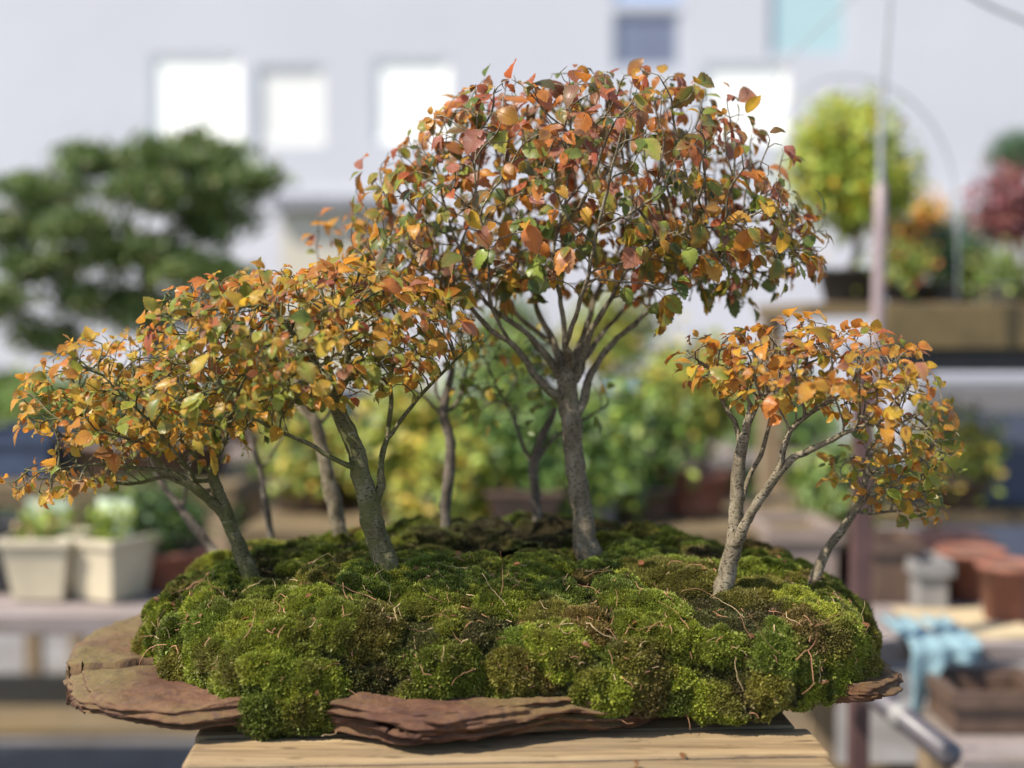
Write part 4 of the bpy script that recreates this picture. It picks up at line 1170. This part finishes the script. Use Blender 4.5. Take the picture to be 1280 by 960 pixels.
def on(px0, px1, Y, dep, z0, h, m, lab, name='storage_crate', cat='crate'):
    return crate(at(px0, 500, Y).x, at(px1, 500, Y).x, Y, Y + dep, z0, z0 + h, m, lab, name, cat)
on(-60, 60, 2.95, .3, .861, .10, 'navy', 'navy crate on the tall bench behind the cream pots')
on(70, 170, 3.0, .3, .861, .07, 'black', 'black crate on the tall bench behind the cream pots')
on(255, 430, 2.0, .35, .0, .62, 'grey', 'tall grey bin on the ground behind the left end of the mound', 'storage_bin', 'bin')
on(350, 450, 3.9, .3, .0, 1.0, 'navy', 'tall navy bin behind the pale trunk', 'storage_bin', 'bin')

# ------------------------------------------------------------------ right side clutter
def tubething(name, label, cat, pts, rad, m, n=12, part=None):
    P = np.array([tuple(p) for p in pts]); P = catmull(P, .02) if len(P) > 2 else P
    V, Fc = tube(P, np.full(len(P), rad) if np.isscalar(rad) else np.interp(np.linspace(0, 1, len(P)), np.linspace(0, 1, len(rad)), rad), n)
    o = mesh_obj(name, V, tree_mesh_fix(V, Fc), M[m], None, True, origin=P[0]); tag(o, label, cat); return o
pt = thing('support_pole', 'tall thin pole in a pale sleeve in front of the high shelf at the right', 'pole', tuple(at(1094, 480, 2.45)))
MB().tube([at(1093, 520, 2.45), at(1096, 440, 2.45), at(1098, 360, 2.45), at(1100, 290, 2.45), at(1101, 232, 2.45)], [.0125, .0125, .012, .012, .011], 14).build('sleeve', M['pinkpost'], pt, True)
MB().tube([at(1101, 240, 2.45), at(1101, 190, 2.45), at(1103, 130, 2.45), at(1107, 70, 2.45), at(1112, 0, 2.45), at(1124, -120, 2.45)], [.0062, .0058, .0053, .0047, .0042, .004], 12).build('rod', M['wire'], pt, True)
t = thing('steel_post', 'rusty red brown square post standing at the right behind the small leaning tree', 'post', (at(1076, 700, 1.95).x, 1.95, 0))
x = at(1076, 700, 1.95).x
MB().box(x - .014, x + .014, 1.935, 1.965, 0, at(0, 470, 1.95).z).build('shaft', M['post'], t, bevel=.002); MB().box(x - .05, x + .05, 1.90, 2.0, .0, .012).build('base_plate', M['post'], t)
tubething('wire_hoop', 'thin wire arching down left of the pale pole', 'wire', [at(1075, -10, 2.5), at(1030, 30, 2.5), at(990, 70, 2.5), at(962, 115, 2.5), at(940, 180, 2.5), at(935, 300, 2.5), at(935, 380, 2.5)], .0022, 'wire', 8)
tubething('wire_hoop', 'wire hoop curving over the round yellow green tree', 'wire', [at(975, 150, 2.55), at(1010, 108, 2.55), at(1060, 95, 2.55), at(1120, 112, 2.55), at(1165, 155, 2.55), at(1190, 215, 2.55), at(1197, 300, 2.55), at(1197, 375, 2.55)], .0022, 'wire', 8)
tubething('wire_hoop', 'wire sloping down in the top right corner', 'wire', [at(1190, -20, 2.4), at(1235, 6, 2.4), at(1285, 28, 2.4), at(1350, 60, 2.4)], .0045, 'wire', 8)

bench('plant_bench', 'low grey bench at the lower right holding boxes and a blue cloth', .40, 1.6, 1.98, 2.5, at(0, 800, 2.0).z, 4, M['wood_grey'], .03)
zr = at(0, 800, 2.0).z + .0015
bench('plant_bench', 'low brown bench at the far right behind the clutter', .62, 2.0, 2.75, 3.15, at(0, 640, 2.75).z, 4, M['wood_dark'], .03)
zr2 = at(0, 640, 2.75).z + .0015
on(1095, 1150, 2.25, .12, zr, .11, 'brownpot', 'brown open box behind the rusty post', 'wooden_box', 'box')
on(1152, 1190, 2.2, .1, zr, .08, 'greypot', 'small grey box in the lower right clutter')
on(1100, 1240, 2.38, .1, zr, .09, 'post', 'maroon planter trough at the lower right', 'planter', 'planter')
bowl(1215, 2.3, zr, .06, .09, 'terra', 'terracotta pot behind the tan folded board')
bowl(1262, 2.12, zr, .05, .10, 'terra', 'orange terracotta pot at the right edge beside the tan folded board')
on(965, 1050, 2.25, .2, zr, .13, 'carton', 'open pinkish tan carton behind the foot of the small leaning tree', 'carton', 'box')
# folded board (tent)
def board_tent():
    Y = 2.0; A = at(1208, 782, Y + .1); L = at(1160, 865, Y); Rr = at(1300, 880, Y); zf_ = zr
    t = thing('folded_board', 'tan board folded into a tent at the lower right', 'board', (A.x, Y + .1, zf_))
    for q, (e, nm) in enumerate(((L, 'short_panel'), (Rr, 'long_panel'))):
        d = Vector((e.x - A.x, 0, zf_ + .002 - A.z)); nrm = Vector((-d.z, 0, d.x)).normalized() * .005
        vs = []
        for yy in (Y, Y + .2):
            for p in (A, Vector((e.x, 0, zf_ + .002))):
                for s in (0, 1): vs.append((p.x + nrm.x * s, yy, p.z + nrm.z * s * (1 if q else -1) ) if True else None)
        MB().add(vs, [(0, 2, 3, 1), (4, 5, 7, 6), (0, 1, 5, 4), (2, 6, 7, 3), (0, 4, 6, 2), (1, 3, 7, 5)]).build(nm, M['card'], t)
board_tent()
# blue cloth draped over bench edge
def cloth():
    Y0 = 1.955; V = []; nx, nz = 26, 22
    x0, x1 = at(1150, 0, Y0).x, at(1240, 0, Y0).x
    for j in range(nz):
        f = j / (nz - 1)
        for i in range(nx):
            u = i / (nx - 1); x = x0 + (x1 - x0) * u
            if f < .35: y = 2.12 - (2.12 - Y0) * f / .35; z = zr + .005 + .003 * math.sin(u * 20)
            else:
                g_ = (f - .35) / .65; y = Y0 - .006 - .008 * math.sin(u * 17 + 1) * g_; z = zr - .11 * g_ * (.22 + 1.0 * max(0, 1 - u * 2.2))
            V.append((x + .0015 * math.sin(j), y, z))
    fs = [(j * nx + i, j * nx + i + 1, (j + 1) * nx + i + 1, (j + 1) * nx + i) for j in range(nz - 1) for i in range(nx - 1)]
    o = mesh_obj('cloth', V, fs, M['cyan'], None, True, origin=(x0, Y0, zr)); s = o.modifiers.new('s', 'SOLIDIFY'); s.thickness = .003
    tag(o, 'light blue cloth hanging over the bench edge at the lower right', 'cloth')
cloth()
def pipe():
    a = at(1085, 862, 1.75); b = at(1190, 946, 1.60)
    t = thing('drain_pipe', 'thick dark grey pipe slanting down at the lower right', 'pipe', tuple(a))
    MB().tube([a + (a - b) * .9, a, b], .0165, 20).build('pipe_body', M['pipe'], t, True)
    m_ = a + (b - a) * .42; d = (b - a).normalized()
    MB().tube([m_ - d * .008, m_ + d * .008], .0185, 20).build('joint_ring', M['greypot'], t, True)
pipe()
zlo = at(0, 905, 1.9).z
bench('plant_bench', 'lowest pale board shelf at the bottom right corner', .62, 1.7, 1.75, 2.0, zlo, 2, M['wood_grey'], .03)
on(1200, 1320, 1.85, .12, zlo + .0015, .06, 'brownpot', 'brown wooden tray under the blue cloth at the right edge', 'wooden_box', 'box')
on(1090, 1300, 1.7, .3, 0.0, .52, 'wood_dark', 'large dark wooden box on the ground at the bottom right', 'wooden_box', 'box')
on(1085, 1180, 2.2, .15, .55, .03, 'white', 'white tray tucked under the low grey bench') if False else None
# sloped sheet + white board on the right
def sheet(px0, py0, px1, py1, Y0, Y1, wpx, m, lab, name, cat):
    a = at(px0, py0, Y0); b = at(px1, py1, Y0); h = wpx * Y0 / F; V = []
    for p in (a, b):
        for y in (Y0, Y1):
            for s in (0, 1): V.append((p.x, y, p.z - s * h))
    o = MB().add(V, [(0, 4, 6, 2), (1, 3, 7, 5), (0, 1, 5, 4), (2, 6, 7, 3), (0, 2, 3, 1), (4, 5, 7, 6)]).build(name, M[m], None, origin=(a.x, Y0, a.z), bevel=.002); tag(o, lab, cat); return o
sheet(1165, 640, 1330, 560, 2.9, 3.25, 26, 'grey', 'dark grey board leaning across the right bench', 'leaning_board', 'board')
sheet(1150, 480, 1400, 480, 3.4, 3.45, 36, 'white', 'long white board below the high shelf at the right', 'white_board', 'board')
on(1200, 1300, 2.85, .25, zr2, .12, 'navy', 'navy crate on the far right bench under the leaning board')
on(1120, 1185, 2.8, .2, zr2, .07, 'black', 'black tray on the far right bench beside the navy crate')
on(900, 1010, 2.8, .25, at(0, 640, 2.8).z - .06, .1, 'greypot', 'grey crate') if False else None
bowl(868, 2.55, zb, .065, .085, 'terra', 'reddish terracotta pot on the middle bench left of the forked trunk', 'oval')
bowl(560, 2.42, zb, .06, .07, 'brownpot', 'empty brown pot on the middle bench behind the slender trunk')
bowl(655, 2.40, zb, .07, .075, 'brownpot', 'empty dark pot on the middle bench behind the thin dark trunk', 'square')
ground_stand(1195, 565, 52, 52, 2.8, YG, 'yellow green shrub at the right beyond the small leaning tree', zr2, n=1300)
ground_stand(1060, 590, 50, 55, 2.5, GG, 'fresh green shrub behind the fork of the right trunk', zr, n=1200)
t = thing('water_bucket', 'blue bucket on the far bench right of the tallest trunk', 'bucket', (at(792, 0, 4.2).x, 4.2, zf))
c = Vector((at(792, 0, 4.2).x, 4.2, zf)); MB().lathe(c + Vector((0, 0, 0)), [(.07, 0), (.09, .2), (.095, .2), (.095, .21), (.085, .21), (.068, .02)], 24).build('bucket_body', M['blue'], t, True)
MB().tube([c + Vector((.09 * math.cos(a), -.02, .2 + .09 * math.sin(a))) for a in np.linspace(0, math.pi, 12)], .003, 6).build('bucket_handle', M['wire'], t, True)

def hedge(name, label, x0, x1, y0, y1, z1, pal, n):
    t = thing(name, label, 'hedge', ((x0 + x1) / 2, (y0 + y1) / 2, 0))
    mb = MB()
    for x in np.arange(x0 + .2, x1, .4):
        yy = (y0 + y1) / 2
        mb.tube([(x, yy, 0), (x + .03, yy, z1 * .4), (x - .02, yy + .03, z1 * .85)], [.03, .02, .008], 8)
    mb.build('stems', M['bark_dark'], t, True)
    P = RNG.uniform([x0, y0, .05], [x1, y1, 1], (n, 3)); top = np.array([z1 * (.88 + .13 * noise.noise(Vector((p[0] * 2.2, p[1] * 3, 0)))) + .05 * noise.noise(Vector((p[0] * 8, 0, 3))) for p in P])
    P[:, 2] = top * P[:, 2]
    k = np.array([noise.noise(Vector(p * 5)) for p in P]); P = P[k > -.18]; n = len(P)
    V, Fc, cc, luv = leaves(P, randdir(n), randdir(n) + np.array([0, -.5, .5]), RNG.uniform(.05, .09, n), palette_pick(pal, n), palette_pick(pal, n), TPL_LO)
    mesh_obj('foliage', V, Fc, M['bgleaf'], t, True, cc, luv)
hedge('hedge', 'dark green hedge far behind the pine and the left benches', -4.2, -.9, 5.6, 6.3, 1.08, [(DG, 3), (GR, 2), ((.08, .11, .05), 2)], 26000)
hedge('hedge', 'olive hedge far behind the middle bench', -.6, 1.6, 6.2, 6.8, .95, [(GR, 3), (LG, 1), ((.10, .13, .06), 2)], 16000)
def fence():
    x0, x1, Y, z1 = 1.75, 5.2, 5.4, .98
    t = thing('dark_fence', 'dark blue grey panel fence far behind the right clutter', 'fence', ((x0 + x1) / 2, Y, 0))
    k = 5; w = (x1 - x0) / k
    for i in range(k):
        MB().box(x0 + i * w + .02, x0 + (i + 1) * w - .02, Y, Y + .03, .05, z1).build('fence_panel', M['slate'], t, bevel=.004)
    for i in range(k + 1): MB().box(x0 + i * w - .018, x0 + i * w + .018, Y - .01, Y + .04, 0, z1 + .04).build('post', M['grey'], t, bevel=.003)
fence()
# ------------------------------------------------------------------ camera, light, world
cam = bpy.data.cameras.new('camera'); co = bpy.data.objects.new('camera', cam); C.objects.link(co)
co.location = (0, 0, CAMZ); co.rotation_euler = (math.radians(90) - PA, 0, 0)
cam.sensor_width = 36; cam.lens = 45; cam.clip_start = .05; cam.clip_end = 400
cam.dof.use_dof = True; cam.dof.focus_distance = 1.065; cam.dof.aperture_fstop = 2.1; cam.dof.aperture_blades = 0
S.camera = co
EL, AZ = math.radians(50), math.radians(243)   # azimuth measured clockwise from +Y (north): behind the camera, to the left
w = bpy.data.worlds.new('World'); S.world = w; w.use_nodes = True
nt = w.node_tree; bg = nt.nodes['Background']
sky = nt.nodes.new('ShaderNodeTexSky'); sky.sky_type = 'NISHITA'; sky.sun_disc = False
sky.sun_elevation = EL; sky.sun_rotation = AZ
nt.links.new(sky.outputs[0], bg.inputs[0]); bg.inputs[1].default_value = .15
sd = bpy.data.lights.new('sun', 'SUN'); sd.energy = 5.0; sd.angle = math.radians(.6); sd.color = (1, .93, .82)
so = bpy.data.objects.new('sun', sd); C.objects.link(so)
sv = Vector((math.sin(AZ) * math.cos(EL), math.cos(AZ) * math.cos(EL), math.sin(EL)))
so.rotation_euler = sv.to_track_quat('Z', 'Y').to_euler(); so.location = (0, 0, 6)
S.view_settings.view_transform = 'Standard'; S.view_settings.look = 'None'; S.view_settings.exposure = .80; S.view_settings.gamma = 1
S.cycles.max_bounces = 8
